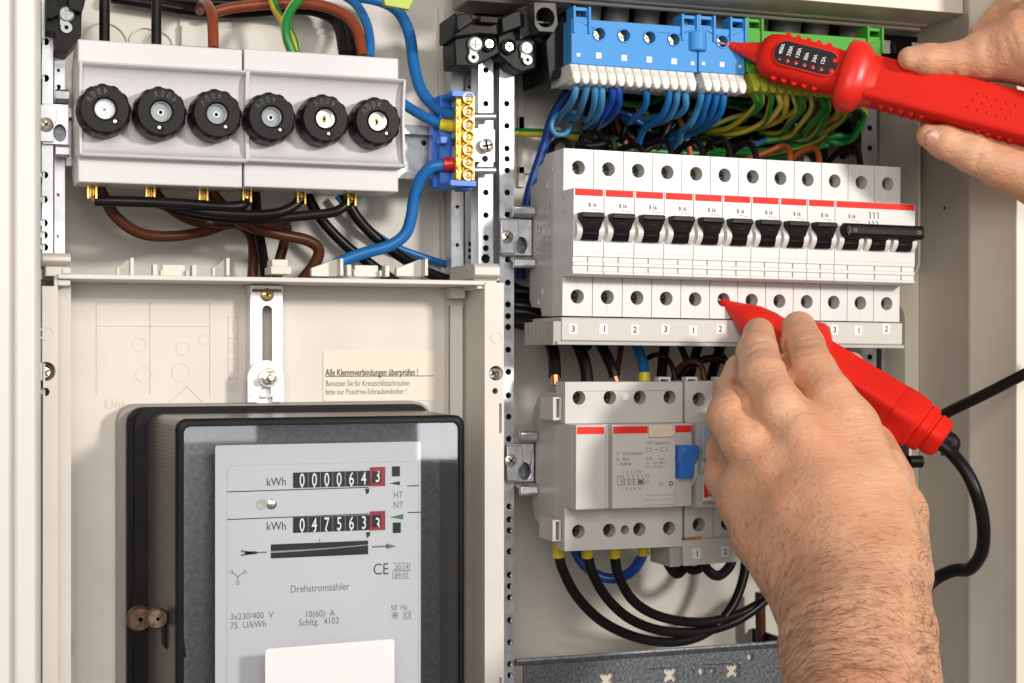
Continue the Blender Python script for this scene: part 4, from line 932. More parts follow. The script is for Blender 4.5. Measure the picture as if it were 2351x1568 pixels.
b.prism(circ(49.4, 36, 1.5, 3), nd, dt_, [circ(49.4, 36, 1.1, 3)]); b.prism(circ(55.4, 36.2, 1.5, 6), nd, dt_, [circ(55.4, 36.2, .7, 6)])
b.build('printed_text', gink, rcd)

# ---- lower row breakers beside the RCD
p2 = thing('miniature_breaker', 'grey circuit breaker directly right of the residual current switch', 'circuit breaker', (377.3, 48, -105.5), local=True, group='grey circuit breakers in the lower row')
breaker_parts(p2, 1, mh=rcdm, lab=False, redstripe=False)
b = MB(); b.box(1, 14, 48, 66.8, DN-48+3, DN-48+5); b.build('transparent_flap', bluegl, p2, bevel=.5)
b = MB(); b.box(1.2, 8, 25.6, 40, DN-48+4.6, DN-48+5.6); b.box(1.6, 4, 27.4, 38.6, DN-48+5.6, DN-48+5.8, 1); b.box(4.4, 6.6, 28, 38, DN-48+5.6, DN-48+5.8, 2); b.build('marker_plate', [cream, redp, gink], p2)
for k, lab_ in ((1, 'grey circuit breaker half hidden by the lower hand, second from the residual current switch'),):
    dup(p2, (377.3+17.5*k, 48, -105.5), lab_)
endd = thing('push_button_module', 'narrow module with green button right of the lower hand', 'module', (497.5, 48, -106), local=True)
b = MB(); b.profx([(0, 0), (51, 0), (51, 22), (64, 23), (64, 68), (51, 69), (51, 90), (0, 90)], 0, 17.3); b.build('housing', rcdm, endd, bevel=.6)
b = MB(); b.box(4, 13, 55, 60, 64, 67); b.build('green_button', greenb, endd, bevel=.6)
b = MB(); b.box(3, 14, 40, 54, 64, 66); b.cyl((12, 68, 44), (20, 70, 44), 3.5); b.build('black_lever', black, endd, bevel=.6)

# second busbar
x0b, zb0 = X(1570, DBB), Zz(1570, 1300, DBB)
t = thing('number_strip', 'short grey busbar cover with stickers 1 and 2 beneath the lower breakers', 'busbar cover', (x0b, DBB, zb0), local=True, roll=-.03)
b = MB(); b.box(0, 50, 0, 14, -30, 0); b.build('cover', MATS['busbar_grey'], t, bevel=.4)
b = MB(); b.box(-6.5, -.1, -.6, 12.6, -30, -4)
for k in range(5): b.box(-6.5+k*1.3, -6+k*1.3, .5, 11.5, -4, -3.5)
b.build('end_cap', MATS['busbar_dark_grey'], t, bevel=.3)
b = MB(); b.box(1, 12, 14, 15.4, -6, -1); b.build('copper_edge', copper, t)
for x, s_ in ((7.8, '1'), (25.5, '2')):
    b = MB(); b.box(x-2.4, x+2.4, 3.4, 9.2, 0, .2); sk = b.build('number_sticker', whitep, t); b = MB(); b.text(s_, x, 4.6, .3, 4.6, 0, align='CENTER', bold=.012); b.build('digit', ink, sk)

# white clamp frames above the lower breakers
for px, lab_ in ((1523, 'small white clamp frame above the residual current switch terminals'), (1585, 'small white clamp frame between black cables beside the brown arc'), (1652, 'small white clamp frame next to the knuckle')):
    b = MB(); x, _, z = W(px, 876, 84); b.prism(rect(x-3.6, z-4, x+3.6, z+2.6), 80, 86, [rect(x-2.4, z-2.2, x+2.4, z+1.2)]); b.build('clamp_frame', whitep, None, bevel=.3, label=lab_, category='clamp', group='white clamp frames over the lower terminals')
# ================================================================== CABLES
def cable(label, pts, r, m, group=None, name='cable', stripe=None, twist=0, n=12, ns=8, copper_end=None, ferr=None):
    P = [W(*p) for p in pts]
    mats = m if isinstance(m, list) else [m]
    b = MB(); b.tube(P, r, n, 0, stripe=stripe, twist=twist, ns=ns)
    if not ferr and not copper_end:
        o = b.build(name, mats, None, smooth=60, label=label, category='cable')
        if group: o['group'] = group
        return o
    t = thing(name, label, 'cable', P[0], group=group)
    b.build('insulation', mats, t, smooth=60)
    for q in (copper_end or []):
        c = MB(); a0, a1 = W(*q[0]), W(*q[1]); v0 = Vector(a0); v1 = Vector(a1)
        c.tube([v0, v1], lambda s_: q[2]*(.95-.15*s_), 9, smooth=False); c.build('bare_copper', copper, t)
    for q in (ferr or []):
        c = MB(); a0, a1 = Vector(W(*q[0])), Vector(W(*q[1])); c.tube([a0, a0.lerp(a1, .7), a1], lambda s_: q[2]*(1.0 if s_ < .6 else 1.08), 18, smooth=False); c.build('ferrule', q[3], t, bevel=.3)
    return t
G1 = 'cables above the fuse holders'
cable('straight black cable into the fuse holder beside the corner bracket', [(240, -20, 55), (240, 30, 56), (240, 100, 58)], 2.7, blackw, G1)
cable('straight black cable dropping into the middle of the left fuse holder', [(360, -20, 55), (359, 30, 56), (359, 106, 58)], 2.6, blackw, G1)
cable('red-brown cable hooking down into the left fuse holder', [(458, 24, 14), (464, 12, 22), (476, 12, 36), (486, 34, 46), (489, 70, 52), (490, 112, 56)], 2.9, brown2, G1)
cable('red-brown cable sweeping right and down into the right fuse holder', [(486, 30, 18), (540, 17, 20), (640, 8, 26), (720, 10, 32), (780, 28, 38), (818, 66, 44), (833, 130, 52)], 3.1, brown2, G1)
cable('black cable curving beneath the red-brown one at the top', [(255, -5, 12), (340, 8, 12), (450, 26, 10), (560, 30, 10), (660, 22, 14), (730, 28, 20), (775, 58, 28), (790, 126, 46)], 3.0, blackw, G1)
cable('second black cable curving close under the red-brown one', [(260, -16, 8), (380, -2, 8), (520, 8, 8), (660, 14, 12), (750, 20, 18), (795, 60, 30), (808, 126, 48)], 3.0, blackw, G1)
cable('blue cable curving down at the edge of the right fuse holder', [(770, -22, 14), (815, 8, 22), (840, 50, 34), (849, 90, 44), (849, 134, 52)], 2.6, bluew, G1)
cable('long blue cable curving to the upper side of the brass bar', [(790, -12, 20), (870, 2, 24), (915, 28, 28), (940, 80, 32), (950, 150, 38), (968, 210, 45), (1005, 250, 54), (1048, 268, 62)], 3.3, bluew, G1)
cable('green and yellow cable on the left of the crossing pair', [(622, -14, 30), (632, 20, 34), (652, 52, 38), (672, 88, 44), (680, 122, 50)], 2.4, [yelw, greenw], G1, stripe=(6, 1), twist=1)
cable('green and yellow cable on the right of the crossing pair', [(700, -16, 46), (672, 16, 50), (656, 52, 54), (659, 88, 56), (672, 124, 56)], 2.6, [yelw2, greenw], G1, stripe=(5, 1), twist=-1.2)
b = MB(); pts = [W(px, py, 50)[::2] for px, py in ((878, -10), (955, -10), (940, 22), (884, 12))]; b.prism(pts, 46, 50); b.build('cable_tag', mat('lime_plastic', (.42, .50, .04), .4), None, bevel=.5, label='lime green plastic tag on the blue cable at the top edge', category='tag')
G2 = 'cables around the brass terminal bar'
cable('short blue cable with yellow ferrule entering the brass bar', [(905, 222, 42), (940, 248, 46), (985, 274, 54), (1016, 286, 58)], 2.9, bluew, G2, ferr=[((1012, 286, 58), (1048, 292, 62), 3.4, yelf)])
cable('thick blue cable with red ferrule looping down to the tray', [(1024, 378, 60), (992, 384, 58), (966, 410, 54), (951, 455, 50), (944, 500, 48), (930, 538, 46), (895, 564, 44), (840, 580, 42), (790, 598, 40), (750, 622, 38), (720, 650, 34)], 3.4, bluew, G2, ferr=[((1018, 378, 60), (1056, 376, 62), 4.0, redf)])
cable('thin blue cable crossing behind the black cables', [(775, 450, 10), (830, 512, 10), (900, 562, 9), (970, 590, 8), (1060, 618, 6)], 2.1, bluew, G2)
G3 = 'cables below the fuse holders'
cable('brown cable hanging in the lowest loop under the left fuse holder', [(222, 420, 62), (240, 455, 60), (268, 500, 56), (320, 535, 50), (385, 543, 44), (460, 534, 38), (520, 516, 32), (556, 520, 28), (578, 548, 24), (582, 590, 20), (578, 660, 18)], 3.0, brown, G3)
cable('brown cable from the middle clamp joining the low loop', [(344, 420, 60), (366, 455, 58), (400, 485, 52), (450, 508, 44), (520, 512, 40), (580, 512, 36), (640, 512, 30), (658, 520, 24), (652, 560, 20), (640, 605, 18), (634, 660, 16)], 2.9, brown, G3)
cable('brown cable bending sharply back above the tray clip', [(474, 424, 60), (500, 460, 58), (540, 500, 52), (590, 525, 48), (650, 540, 45), (705, 552, 42), (731, 572, 40), (724, 604, 38), (690, 648, 34)], 3.2, brown, G3)
cable('black cable dropping straight beside the brown cables', [(585, 425, 44), (588, 470, 40), (594, 530, 34), (604, 590, 28), (614, 660, 22)], 2.8, blackw, G3)
cable('black cable running diagonally to the tray clip on the left side', [(696, 430, 30), (735, 500, 30), (790, 560, 30), (850, 606, 28), (925, 660, 24)], 3.0, blackw, G3)
cable('black cable running diagonally towards the middle rail', [(786, 440, 30), (820, 500, 30), (870, 552, 30), (930, 596, 26), (980, 625, 20), (1060, 655, 14)], 3.1, blackw, G3)
cable('short black jumper with copper tip, topmost under the fuse clamps', [(218, 461, 72), (260, 462, 74), (340, 464, 76), (420, 468, 76), (500, 474, 75), (550, 473, 74), (566, 463, 72)], 2.7, blackw, G3, copper_end=[((222, 459, 72), (206, 448, 71), 2.0), ((560, 466, 72), (567, 452, 72), 1.8)])
cable('black jumper running to the fifth fuse clamp', [(345, 462, 68), (400, 472, 70), (470, 486, 73), (560, 493, 74), (630, 490, 74), (670, 476, 73), (690, 458, 72)], 2.6, blackw, G3, copper_end=[((684, 464, 72), (691, 450, 72), 1.8)])
cable('black jumper running lowest to the last fuse clamp', [(360, 466, 62), (440, 490, 64), (530, 502, 67), (620, 502, 70), (710, 494, 72), (770, 486, 73), (806, 462, 72)], 2.6, blackw, G3, copper_end=[((801, 468, 72), (807, 454, 72), 1.8)])
# left of the breakers
G4 = 'cables beside and behind the breakers'
cable('thick dark blue cable running down left of the breakers', [(1330, 190, 40), (1296, 225, 34), (1268, 275, 28), (1252, 330, 24), (1232, 390, 22), (1214, 450, 20), (1203, 540, 16), (1195, 640, 12)], 3.1, blued, G4)
cable('green and yellow cable running level behind the dark blue cable', [(1176, 304, 20), (1260, 307, 20), (1360, 316, 20), (1480, 326, 18), (1640, 330, 16), (1800, 300, 16)], 2.6, [yelw, greenw], G4, stripe=(6, 1, 3), twist=.3)
for i, (y0, y1) in enumerate(((668, 690), (690, 705), (700, 722), (715, 735))):
    cable(['black cable topmost of the bundle leaving below the breaker bracket', 'black cable second in the bundle below the breaker bracket', 'black cable third in the bundle below the breaker bracket', 'black cable lowest in the bundle below the breaker bracket'][i], [(1176, y0, 14+i*4), (1230, y0+8, 18+i*4), (1290, y1+20, 22+i*4), (1350, y1+60, 26)], 3.4, blackw, G4)
cable('blue cable edge behind the breaker side near the rail', [(1176, 655, 8), (1210, 672, 8), (1260, 700, 8)], 2.5, blued, G4)
cable('thick black cable with bare copper end at the corner of the residual current switch', [(1176, 738, 44), (1215, 748, 50), (1250, 768, 58), (1268, 800, 66), (1273, 835, 72), (1274, 866, 76)], 3.5, blackw, G4, copper_end=[((1274, 862, 76), (1275, 884, 77), 3.0)])
G5 = 'cables entering the lower devices from above'
cable('thick black cable second from the left above the residual current switch', [(1310, 760, 60), (1330, 800, 64), (1344, 840, 68), (1350, 890, 72)], 3.6, blackw, G5)
cable('black cable with bare copper end slanting right above the switch', [(1360, 760, 62), (1385, 802, 66), (1404, 842, 72), (1412, 866, 74)], 3.2, blackw, G5, copper_end=[((1410, 860, 74), (1417, 880, 75), 2.6)])
cable('thin brown cable left of the blue cable', [(1430, 760, 50), (1424, 810, 52), (1416, 860, 56)], 1.7, brown, G5)
cable('blue cable with yellow ferrule above the residual current switch', [(1445, 760, 58), (1462, 795, 62), (1475, 830, 68), (1479, 862, 72)], 3.0, bluew, G5, ferr=[((1479, 856, 72), (1480, 884, 73), 3.6, yelf)])
cable('thin black cable arching over the white clamp frame', [(1478, 828, 60), (1505, 815, 66), (1532, 824, 70), (1546, 850, 74), (1551, 885, 76)], 1.5, blackw, G5)
cable('black cable right of the blue one going straight down', [(1530, 760, 54), (1524, 810, 60), (1517, 880, 68)], 3.0, blackw, G5)
cable('thin brown cable arching beside the hidden knuckle', [(1544, 880, 58), (1556, 850, 62), (1585, 830, 68), (1610, 842, 72), (1620, 890, 76)], 1.8, brown, G5)
cable('thin black cable crossing behind the white frames', [(1550, 760, 48), (1565, 800, 50), (1585, 850, 54)], 2.0, blackw, G5)
cable('thick black cable leaning left behind the brown arc', [(1620, 760, 46), (1600, 805, 50), (1580, 880, 60)], 2.9, blackw, G5)
cable('thin black cable leaning right towards the hand', [(1630, 770, 44), (1655, 812, 48), (1680, 850, 52)], 2.0, blackw, G5)
cable('thick black cable reaching down beside the knuckle', [(1672, 760, 46), (1650, 810, 50), (1630, 880, 60)], 3.0, blackw, G5)
cable('black cable curving under the number strip beside the hand', [(1560, 872, 54), (1590, 838, 58), (1640, 822, 62), (1680, 840, 66), (1700, 880, 70)], 2.3, blackw, G5)
G6 = 'cables hanging below the residual current switch'
cable('black cable with yellow ferrule making the widest loop', [(1282, 1270, 72), (1293, 1310, 72), (1325, 1370, 70), (1380, 1425, 66), (1450, 1460, 60), (1520, 1474, 54), (1585, 1468, 50), (1640, 1440, 46), (1685, 1385, 44), (1708, 1320, 42), (1712, 1260, 40)], 2.9, blackw, G6, ferr=[((1280, 1240, 74), (1282, 1278, 72), 3.4, yelf)])
cable('black cable with yellow ferrule making the middle loop', [(1348, 1268, 72), (1362, 1320, 72), (1395, 1375, 68), (1445, 1420, 62), (1510, 1446, 56), (1590, 1452, 50), (1660, 1438, 46), (1720, 1408, 44), (1790, 1350, 42)], 2.9, blackw, G6, ferr=[((1347, 1250, 74), (1349, 1278, 72), 3.3, yelf)])
cable('black cable with yellow ferrule making the inner loop', [(1411, 1268, 72), (1418, 1315, 70), (1446, 1370, 66), (1490, 1405, 60), (1550, 1424, 54), (1620, 1428, 48), (1690, 1412, 44), (1750, 1382, 42), (1810, 1340, 40)], 2.9, blackw, G6, ferr=[((1411, 1250, 74), (1412, 1278, 72), 3.3, yelf)])
cable('blue cable with yellow ferrule looping up under the switch', [(1310, 1240, 40), (1335, 1290, 46), (1375, 1322, 50), (1415, 1328, 54), (1450, 1312, 60), (1470, 1285, 66), (1477, 1266, 70)], 3.0, blued, G6, ferr=[((1476, 1248, 72), (1477, 1274, 71), 3.3, yelf)])
cable('thick black cable looping behind the ribbed end cap', [(1518, 1240, 56), (1530, 1285, 56), (1552, 1316, 54), (1570, 1300, 50), (1578, 1260, 46)], 3.2, blackw, G6)
cable('short black cable bump under the short number strip', [(1568, 1290, 44), (1584, 1308, 46), (1606, 1306, 48), (1620, 1280, 50)], 2.6, blackw, G6)
cable('black cable loop under the short number strip beside the wrist', [(1610, 1270, 54), (1622, 1305, 54), (1648, 1322, 52), (1675, 1300, 48), (1686, 1260, 44)], 3.0, blackw, G6)
cable('dark brown cable standing upright behind the wrist', [(1745, 1360, 16), (1746, 1420, 16), (1748, 1500, 16)], 3.2, brown, G6)

# ---- wires at the terminal strips
GB, GY, GK = 'blue wires leaving the blue terminal strips', 'green and yellow wires leaving the olive contact row', 'black wires looping over the breakers'
bl = [(1322, bluel, [(1322, 178, 80), (1320, 215, 80), (1308, 240, 70), (1290, 262, 50), (1272, 285, 34)]),
      (1345, bluel, [(1345, 178, 80), (1346, 205, 80), (1338, 235, 72), (1326, 268, 54), (1300, 270, 40)]),
      (1363, bluel, [(1362, 178, 80), (1366, 215, 80), (1362, 250, 70), (1350, 275, 54), (1325, 268, 34)]),
      (1381, bluel, [(1380, 180, 80), (1382, 220, 80), (1378, 250, 72), (1362, 278, 56), (1345, 292, 34)]),
      (1398, blued, [(1397, 182, 80), (1406, 210, 80), (1402, 236, 74), (1380, 272, 60), (1360, 300, 40), (1336, 318, 22)]),
      (1420, blued, [(1418, 182, 80), (1421, 215, 80), (1418, 245, 72), (1400, 270, 60), (1375, 290, 42), (1350, 308, 22)]),
      (1476, bluew, [(1474, 186, 80), (1484, 215, 80), (1480, 245, 72), (1462, 266, 60), (1440, 280, 44), (1420, 250, 26)]),
      (1534, bluew, [(1534, 188, 80), (1536, 220, 80), (1528, 250, 74), (1510, 275, 64), (1480, 296, 50), (1466, 330, 38), (1464, 372, 28)]),
      (1551, bluel, [(1550, 190, 80), (1554, 220, 80), (1548, 248, 72), (1530, 274, 60), (1500, 285, 44), (1470, 300, 26)]),
      (1568, bluel, [(1567, 196, 80), (1574, 224, 80), (1572, 248, 74), (1552, 266, 62), (1510, 268, 46), (1440, 282, 26)]),
      (1606, bluel, [(1606, 192, 80), (1609, 220, 80), (1602, 250, 72), (1585, 285, 62), (1565, 300, 50), (1556, 335, 34), (1540, 360, 26)]),
      (1624, bluew, [(1622, 198, 80), (1626, 222, 80), (1618, 250, 74), (1606, 280, 62), (1570, 300, 46), (1530, 330, 28)]),
      (1643, bluew, [(1642, 198, 80), (1644, 225, 80), (1636, 255, 72), (1620, 280, 60), (1580, 296, 44), (1540, 312, 26)]),
      (1661, bluew, [(1661, 202, 80), (1661, 230, 80), (1652, 262, 72), (1630, 285, 60), (1590, 305, 44), (1530, 340, 26)])]
pos = ['nearest the black end plate', 'second from the black end plate', 'third from the black end plate', 'fourth from the black end plate', 'fifth from the black end plate, deep blue', 'sixth from the black end plate, deep blue', 'alone between empty ports in the middle', 'left of three near the joint of the strips', 'middle of three near the joint of the strips', 'right of three near the joint, with copper showing', 'first under the small blue strip', 'second under the small blue strip', 'third under the small blue strip', 'last under the small blue strip, nearest the olive row']
for (px, m_, pts), q in zip(bl, pos): cable('blue wire '+q, pts, 2.0 if m_ is not blued else 2.2, m_, GB, name='wire', ns=6)
cable('pale blue wire curled in a small loop left of the bundle', [(1330, 262, 40), (1300, 258, 44), (1275, 268, 46), (1266, 290, 46), (1276, 308, 46), (1296, 308, 46), (1310, 290, 42), (1312, 262, 36)], 1.5, bluel, GB, name='wire')
cable('deep blue wire crossing level between the upper wires', [(1400, 252, 34), (1440, 262, 36), (1480, 285, 36), (1530, 262, 36), (1570, 240, 34)], 2.0, blued, GB, name='wire')
rr = random.Random(11)
ygpos = ['first', 'second', 'third', 'fourth', 'fifth', 'sixth', 'seventh', 'eighth', 'ninth', 'tenth', 'eleventh', 'twelfth']
for k in range(12):
    x0 = 1722+k*19.2; y0 = 196+k*1.7; L = 60+rr.uniform(-12, 20)
    swing = rr.uniform(4, 12)
    pts = [(x0, y0, 78), (x0+swing, y0+22, 80), (x0+swing+rr.uniform(-4, 6), y0+45, 74), (x0-8-rr.uniform(0, 16), y0+L+14, 58), (x0-40-rr.uniform(0, 30), y0+L+rr.uniform(22, 50), 42), (x0-90-rr.uniform(0, 60), y0+L+rr.uniform(25, 60), 26)]
    gm = k in (2, 8)
    cable('green and yellow wire %s from the blue strip at the olive row' % ygpos[k], pts, 1.85, [yelw2 if k % 2 else yelw, greenw], GY, name='wire', stripe=(9 if gm else 3, 1, rr.choice((2, 3, 4, 5, 6))), twist=rr.uniform(-1.2, 1.2), n=12, ns=6)
cable('green and yellow wire sweeping under the tester collar', [(1960, 240, 60), (1985, 262, 54), (1968, 300, 46), (1930, 330, 34), (1850, 300, 26)], 2.1, [greenw, yelw], GY, name='wire', stripe=(5, 1), twist=1)
# background tangle (individually modelled)
tang = [('green and yellow wire high behind the blue wires, sagging left', [(1360, 215, 24), (1420, 235, 28), (1480, 238, 28), (1540, 218, 26), (1600, 222, 24), (1680, 232, 22), (1760, 236, 20)], 'y'),
        ('green and yellow wire in the middle of the tangle', [(1440, 215, 18), (1470, 255, 22), (1560, 262, 22), (1660, 240, 22), (1740, 262, 22), (1840, 300, 24)], 'y'),
        ('green and yellow wire low in the tangle above the breakers', [(1400, 330, 22), (1480, 345, 26), (1580, 352, 28), (1700, 348, 30), (1800, 340, 32), (1900, 300, 36), (1950, 260, 38)], 'y'),
        ('yellow green wire arching right to the steel rail', [(1640, 345, 30), (1740, 352, 32), (1840, 335, 34), (1920, 312, 36), (1960, 318, 34), (1975, 280, 30)], 'y'),
        ('green and yellow wire rising in front of the rail', [(1720, 360, 34), (1800, 345, 36), (1880, 318, 40), (1920, 270, 46), (1950, 235, 50)], 'y'),
        ('green and yellow wire passing beneath the pale blue wires', [(1480, 300, 16), (1560, 296, 18), (1640, 312, 20), (1720, 300, 22), (1790, 270, 24)], 'y'),
        ('green and yellow wire crossing low to the side panel', [(1520, 370, 30), (1620, 360, 30), (1720, 368, 30), (1830, 352, 30), (1930, 322, 28)], 'y'),
        ('orange wire slanting down in the middle of the tangle', [(1530, 210, 18), (1552, 260, 24), (1570, 300, 30), (1590, 370, 30)], 'o'),
        ('brown wire slanting down left of the middle', [(1410, 250, 20), (1420, 290, 24), (1440, 340, 26), (1448, 372, 26)], 'b'),
        ('orange wire arching into the breakers below the olive row', [(1700, 372, 40), (1760, 350, 44), (1795, 336, 48), (1812, 345, 56), (1814, 372, 66)], 'o'),
        ('orange wire arching beside the first orange arch', [(1815, 368, 40), (1840, 348, 46), (1866, 340, 52), (1878, 352, 58), (1882, 380, 66)], 'o'),
        ('brown wire behind the olive contact row', [(1640, 240, 14), (1680, 275, 16), (1720, 320, 20), (1750, 360, 26)], 'b'),
        ('pale blue wire glimpsed low in the tangle', [(1680, 350, 26), (1740, 330, 30), (1790, 305, 30), (1830, 270, 28)], 'c')]
mm = {'y': [yelw, greenw], 'o': orangew, 'b': brown2, 'c': bluel}
for lab_, pts, k in tang: cable(lab_, pts, 1.9, mm[k], 'wires in the tangle behind the terminal strips', name='wire', stripe=(5, 1, rr.choice((3, 4, 5))) if k == 'y' else None, twist=rr.uniform(-1.5, 1.5))
for i, (lab_, pts) in enumerate([
    ('black wire looping over the bracket end of the breaker row', [(1262, 372, 44), (1268, 335, 48), (1285, 322, 56), (1303, 328, 64), (1308, 352, 68)]),
    ('black wire loop above the first breaker', [(1380, 330, 50), (1350, 315, 54), (1335, 318, 58), (1345, 335, 62), (1390, 330, 66), (1404, 318, 70), (1412, 345, 72)]),
    ('black wire loop above the second breaker', [(1345, 310, 44), (1370, 305, 50), (1385, 325, 58), (1392, 350, 66)]),
    ('black wire arch above the third breaker', [(1420, 345, 50), (1450, 335, 58), (1470, 340, 64), (1478, 360, 68)]),
    ('black wire arch above the fourth breaker', [(1480, 335, 46), (1510, 325, 54), (1535, 330, 62), (1543, 358, 68)]),
    ('black wire arch above the fifth breaker', [(1545, 360, 40), (1570, 335, 48), (1600, 326, 58), (1612, 345, 64), (1614, 366, 68)]),
    ('black wire arch above the sixth breaker', [(1610, 360, 44), (1632, 328, 52), (1655, 318, 60), (1670, 332, 64), (1678, 368, 68)]),
    ('black wire arch above the seventh breaker', [(1670, 360, 44), (1700, 335, 52), (1722, 332, 60), (1732, 345, 64), (1738, 372, 68)]),
    ('black wire arch at the three-pole breaker', [(1905, 368, 44), (1930, 345, 52), (1955, 338, 60), (1970, 350, 64), (1976, 385, 68)])]):
    cable(lab_, pts, 1.9, blackw, GK, name='wire')
# many dark wires behind everything
tb_ = MB()
for k in range(60):
    xa = rr.uniform(1340, 1960); ya = rr.uniform(200, 250); xb = xa+rr.uniform(-170, 170); yb_ = rr.uniform(330, 380)
    xb = min(max(xb, 1330), 1965)
    tb_.tube([W(*p) for p in [(xa, ya-20, rr.uniform(5, 20)), ((xa*2+xb)/3+rr.uniform(-25, 25), (ya*2+yb_)/3, rr.uniform(6, 26)), ((xa+2*xb)/3+rr.uniform(-25, 25), (ya+2*yb_)/3, rr.uniform(8, 28)), (xb, yb_, rr.uniform(10, 30))]], rr.uniform(2.0, 3.0), 8, ns=5)
tb_.build('wire_tangle', blackw, None, smooth=60, kind='stuff', label='dark tangle of black wires deep behind the coloured wires', category='wires')
# ================================================================== TESTERS
def frame_from(P0, P1, side_hint=(0, 1, 0)):
    a = (Vector(P1)-Vector(P0)); L = a.length; a.normalize()
    n = Vector(side_hint); n = (n-a*n.dot(a)).normalized(); l = n.cross(a)   # n towards the viewer (d), l lateral
    if l.z > 0: l = -l
    return Vector(P0), a, n, l, L
def sweep(mb, fr, secs, seg=28, pw=3.0, m=0):
    """secs: (t mm along, half width lateral, half thickness, lateral offset, normal offset, power)"""
    O, a, n, l, L = fr; v = []; f = []
    for s_ in secs:
        t, hw, ht = s_[:3]; lo = s_[3] if len(s_) > 3 else 0; no = s_[4] if len(s_) > 4 else 0; p_ = s_[5] if len(s_) > 5 else pw
        for k in range(seg):
            an = 2*math.pi*k/seg; c, s2 = math.cos(an), math.sin(an)
            u = math.copysign(abs(c)**(2/p_), c)*hw+lo; q = math.copysign(abs(s2)**(2/p_), s2)*ht+no
            v.append(O+a*t+l*u+n*q)
    for i in range(len(secs)-1):
        for k in range(seg): f.append((i*seg+k, i*seg+(k+1) % seg, (i+1)*seg+(k+1) % seg, (i+1)*seg+k))
    f.append(tuple(range(seg))); f.append(tuple((len(secs)-1)*seg+k for k in range(seg)))
    mb.add(v, f, m)
def at(fr, t, u, q): O, a, n, l, L = fr; return O+a*t+l*u+n*q
tip = W(1654, 99, 80); end = W(2351, 276, 176)
fr = frame_from(tip, end, (-.28, .93, .1)); L = fr[4]
mmL = L/697.0
def T(px): return (px-1654)/697*L    # approximate px along -> mm
vt = thing('voltage_tester', 'red voltage tester with black indicator window, held by the upper hand', 'voltage tester', tip)
b = MB(); b.tube([at(fr, -1.5, 0, 0), at(fr, T(1672), 0, 0)], .9, 12, smooth=False); b.build('probe_tip', metal, vt)
b = MB(); sweep(b, fr, [(T(1666), 1.4, 1.4), (T(1668), 2.3, 2.3), (T(1680), 2.2, 2.2), (T(1683), 2.7, 2.7), (T(1688), 2.7, 2.7), (T(1690), 2.3, 2.3), (T(1692), 2.8, 2.8), (T(1698), 3.0, 3.0), (T(1752), 6.6, 5.5), (T(1760), 7.2, 6)], 24, 2.0); b.build('tip_sleeve', redh, vt)
b = MB()
def HW(h): return h*.235        # px half width -> mm
sweep(b, fr, [(T(1748), 6, 5), (T(1752), 8.5, 7), (T(1764), 11.4, 8.5), (T(1785), 12.6, 9.5), (T(1830), 12.9, 10), (T(1900), 12.9, 10), (T(1930), 12.4, 10), (T(1940), 12.2, 10.4), (T(1946), 12.6, 11)], 36, 3.0)
b.build('indicator_head', red, vt, smooth=50)
b = MB(); sweep(b, fr, [(T(1938), 13, 11), (T(1943), 17.8, 13.4), (T(1949), 19.4, 14.6), (T(1964), 19.8, 15), (T(1980), 19.5, 14.6), (T(1989), 17.8, 13.2), (T(1998), 15.2, 12), (T(2012), 13.6, 11.3), (T(2024), 13.0, 11)], 40, 2.9); b.build('guard_collar', redh, vt, smooth=60)
b = MB(); sweep(b, fr, [(T(2008), 12.8, 10.5), (T(2060), 12.8, 10.5), (T(2300), 13.0, 11), (T(2430), 13.2, 11)], 48, 7)
for px in (1800, 1824, 1848, 1872, 1896): 
    for sgn in (-1, 1): c0 = at(fr, T(px), sgn*12.9, -2); c1 = at(fr, T(px), sgn*12.9, 4); b.tube([c0, c1], 1.6, 10, smooth=False)
for px in (2040, 2062, 2085, 2108, 2131): b.tube([at(fr, T(px+10), 13.2, -4), at(fr, T(px+10), 13.2, 4)], 1.4, 10, smooth=False)
for px in (2265, 2288, 2312, 2336):
    for sgn in (-1, 1): b.tube([at(fr, T(px), sgn*13.2, -4), at(fr, T(px), sgn*13.2, 4)], 1.5, 10, smooth=False)

for i in range(5):
    for j in range(3):
        if (i, j) in ((0, 1),): pass
        p0 = at(fr, T(2243+i*21)-j*1.3, -4.2+j*4.2-(i%2)*.0+i*.35, 10.85); b.add(*(lambda c: ([c+fr[1]*(1.05*math.cos(k*math.pi/4))+fr[3]*(1.05*math.sin(k*math.pi/4)) for k in range(8)]+[c+fr[2]*1.3], [(k, (k+1) % 8, 8) for k in range(8)]+[tuple(range(8))]))(p0))
b.build('handle', red, vt, smooth=50)
# indicator window
def onface(fr, pts, q0, q1, mb, m=0):
    v = [at(fr, t, u, q0) for t, u in pts]+[at(fr, t, u, q1) for t, u in pts]; n = len(pts)
    mb.add(v, [tuple(range(n)), tuple(range(2*n-1, n-1, -1))]+[(k, (k+1) % n, n+(k+1) % n, n+k) for k in range(n)], m)
b = MB(); ring = rrect(T(1784), -7.8, T(1936), 7.8, 7); onface(fr, ring, 9.2, 10.6, b); b.build('window_frame', redh, vt, bevel=.5)
b = MB(); onface(fr, rrect(T(1787), -6.9, T(1932), 6.9, 6.2), 10.0, 10.75, b); iw = b.build('indicator_window', mat('window_black', (.012, .010, .011), .25, var=.2), vt)
b = MB(); tb = MB()
lab6 = ['400V', '230V', '130V', '50V', '24V', '12V']
def face_text(s_, t, u, size):
    m2 = MB(); m2.text(s_, 0, 0, 0, 1, bold=.015)
    w_ = max((q[0] for q in m2.v), default=0)
    # baseline runs along -l (towards the upper edge), glyph height along +a
    v = []
    for (x, _, z) in m2.v: v.append(at(fr, t+z*size, u-(x)*size, 10.85))
    tb.add(v, m2.f)
for i, s_ in enumerate(lab6): face_text(s_, T(1797+i*19.5)+0, 1.5, 2.9)
tb.build('printed_text', whiteink, iw)
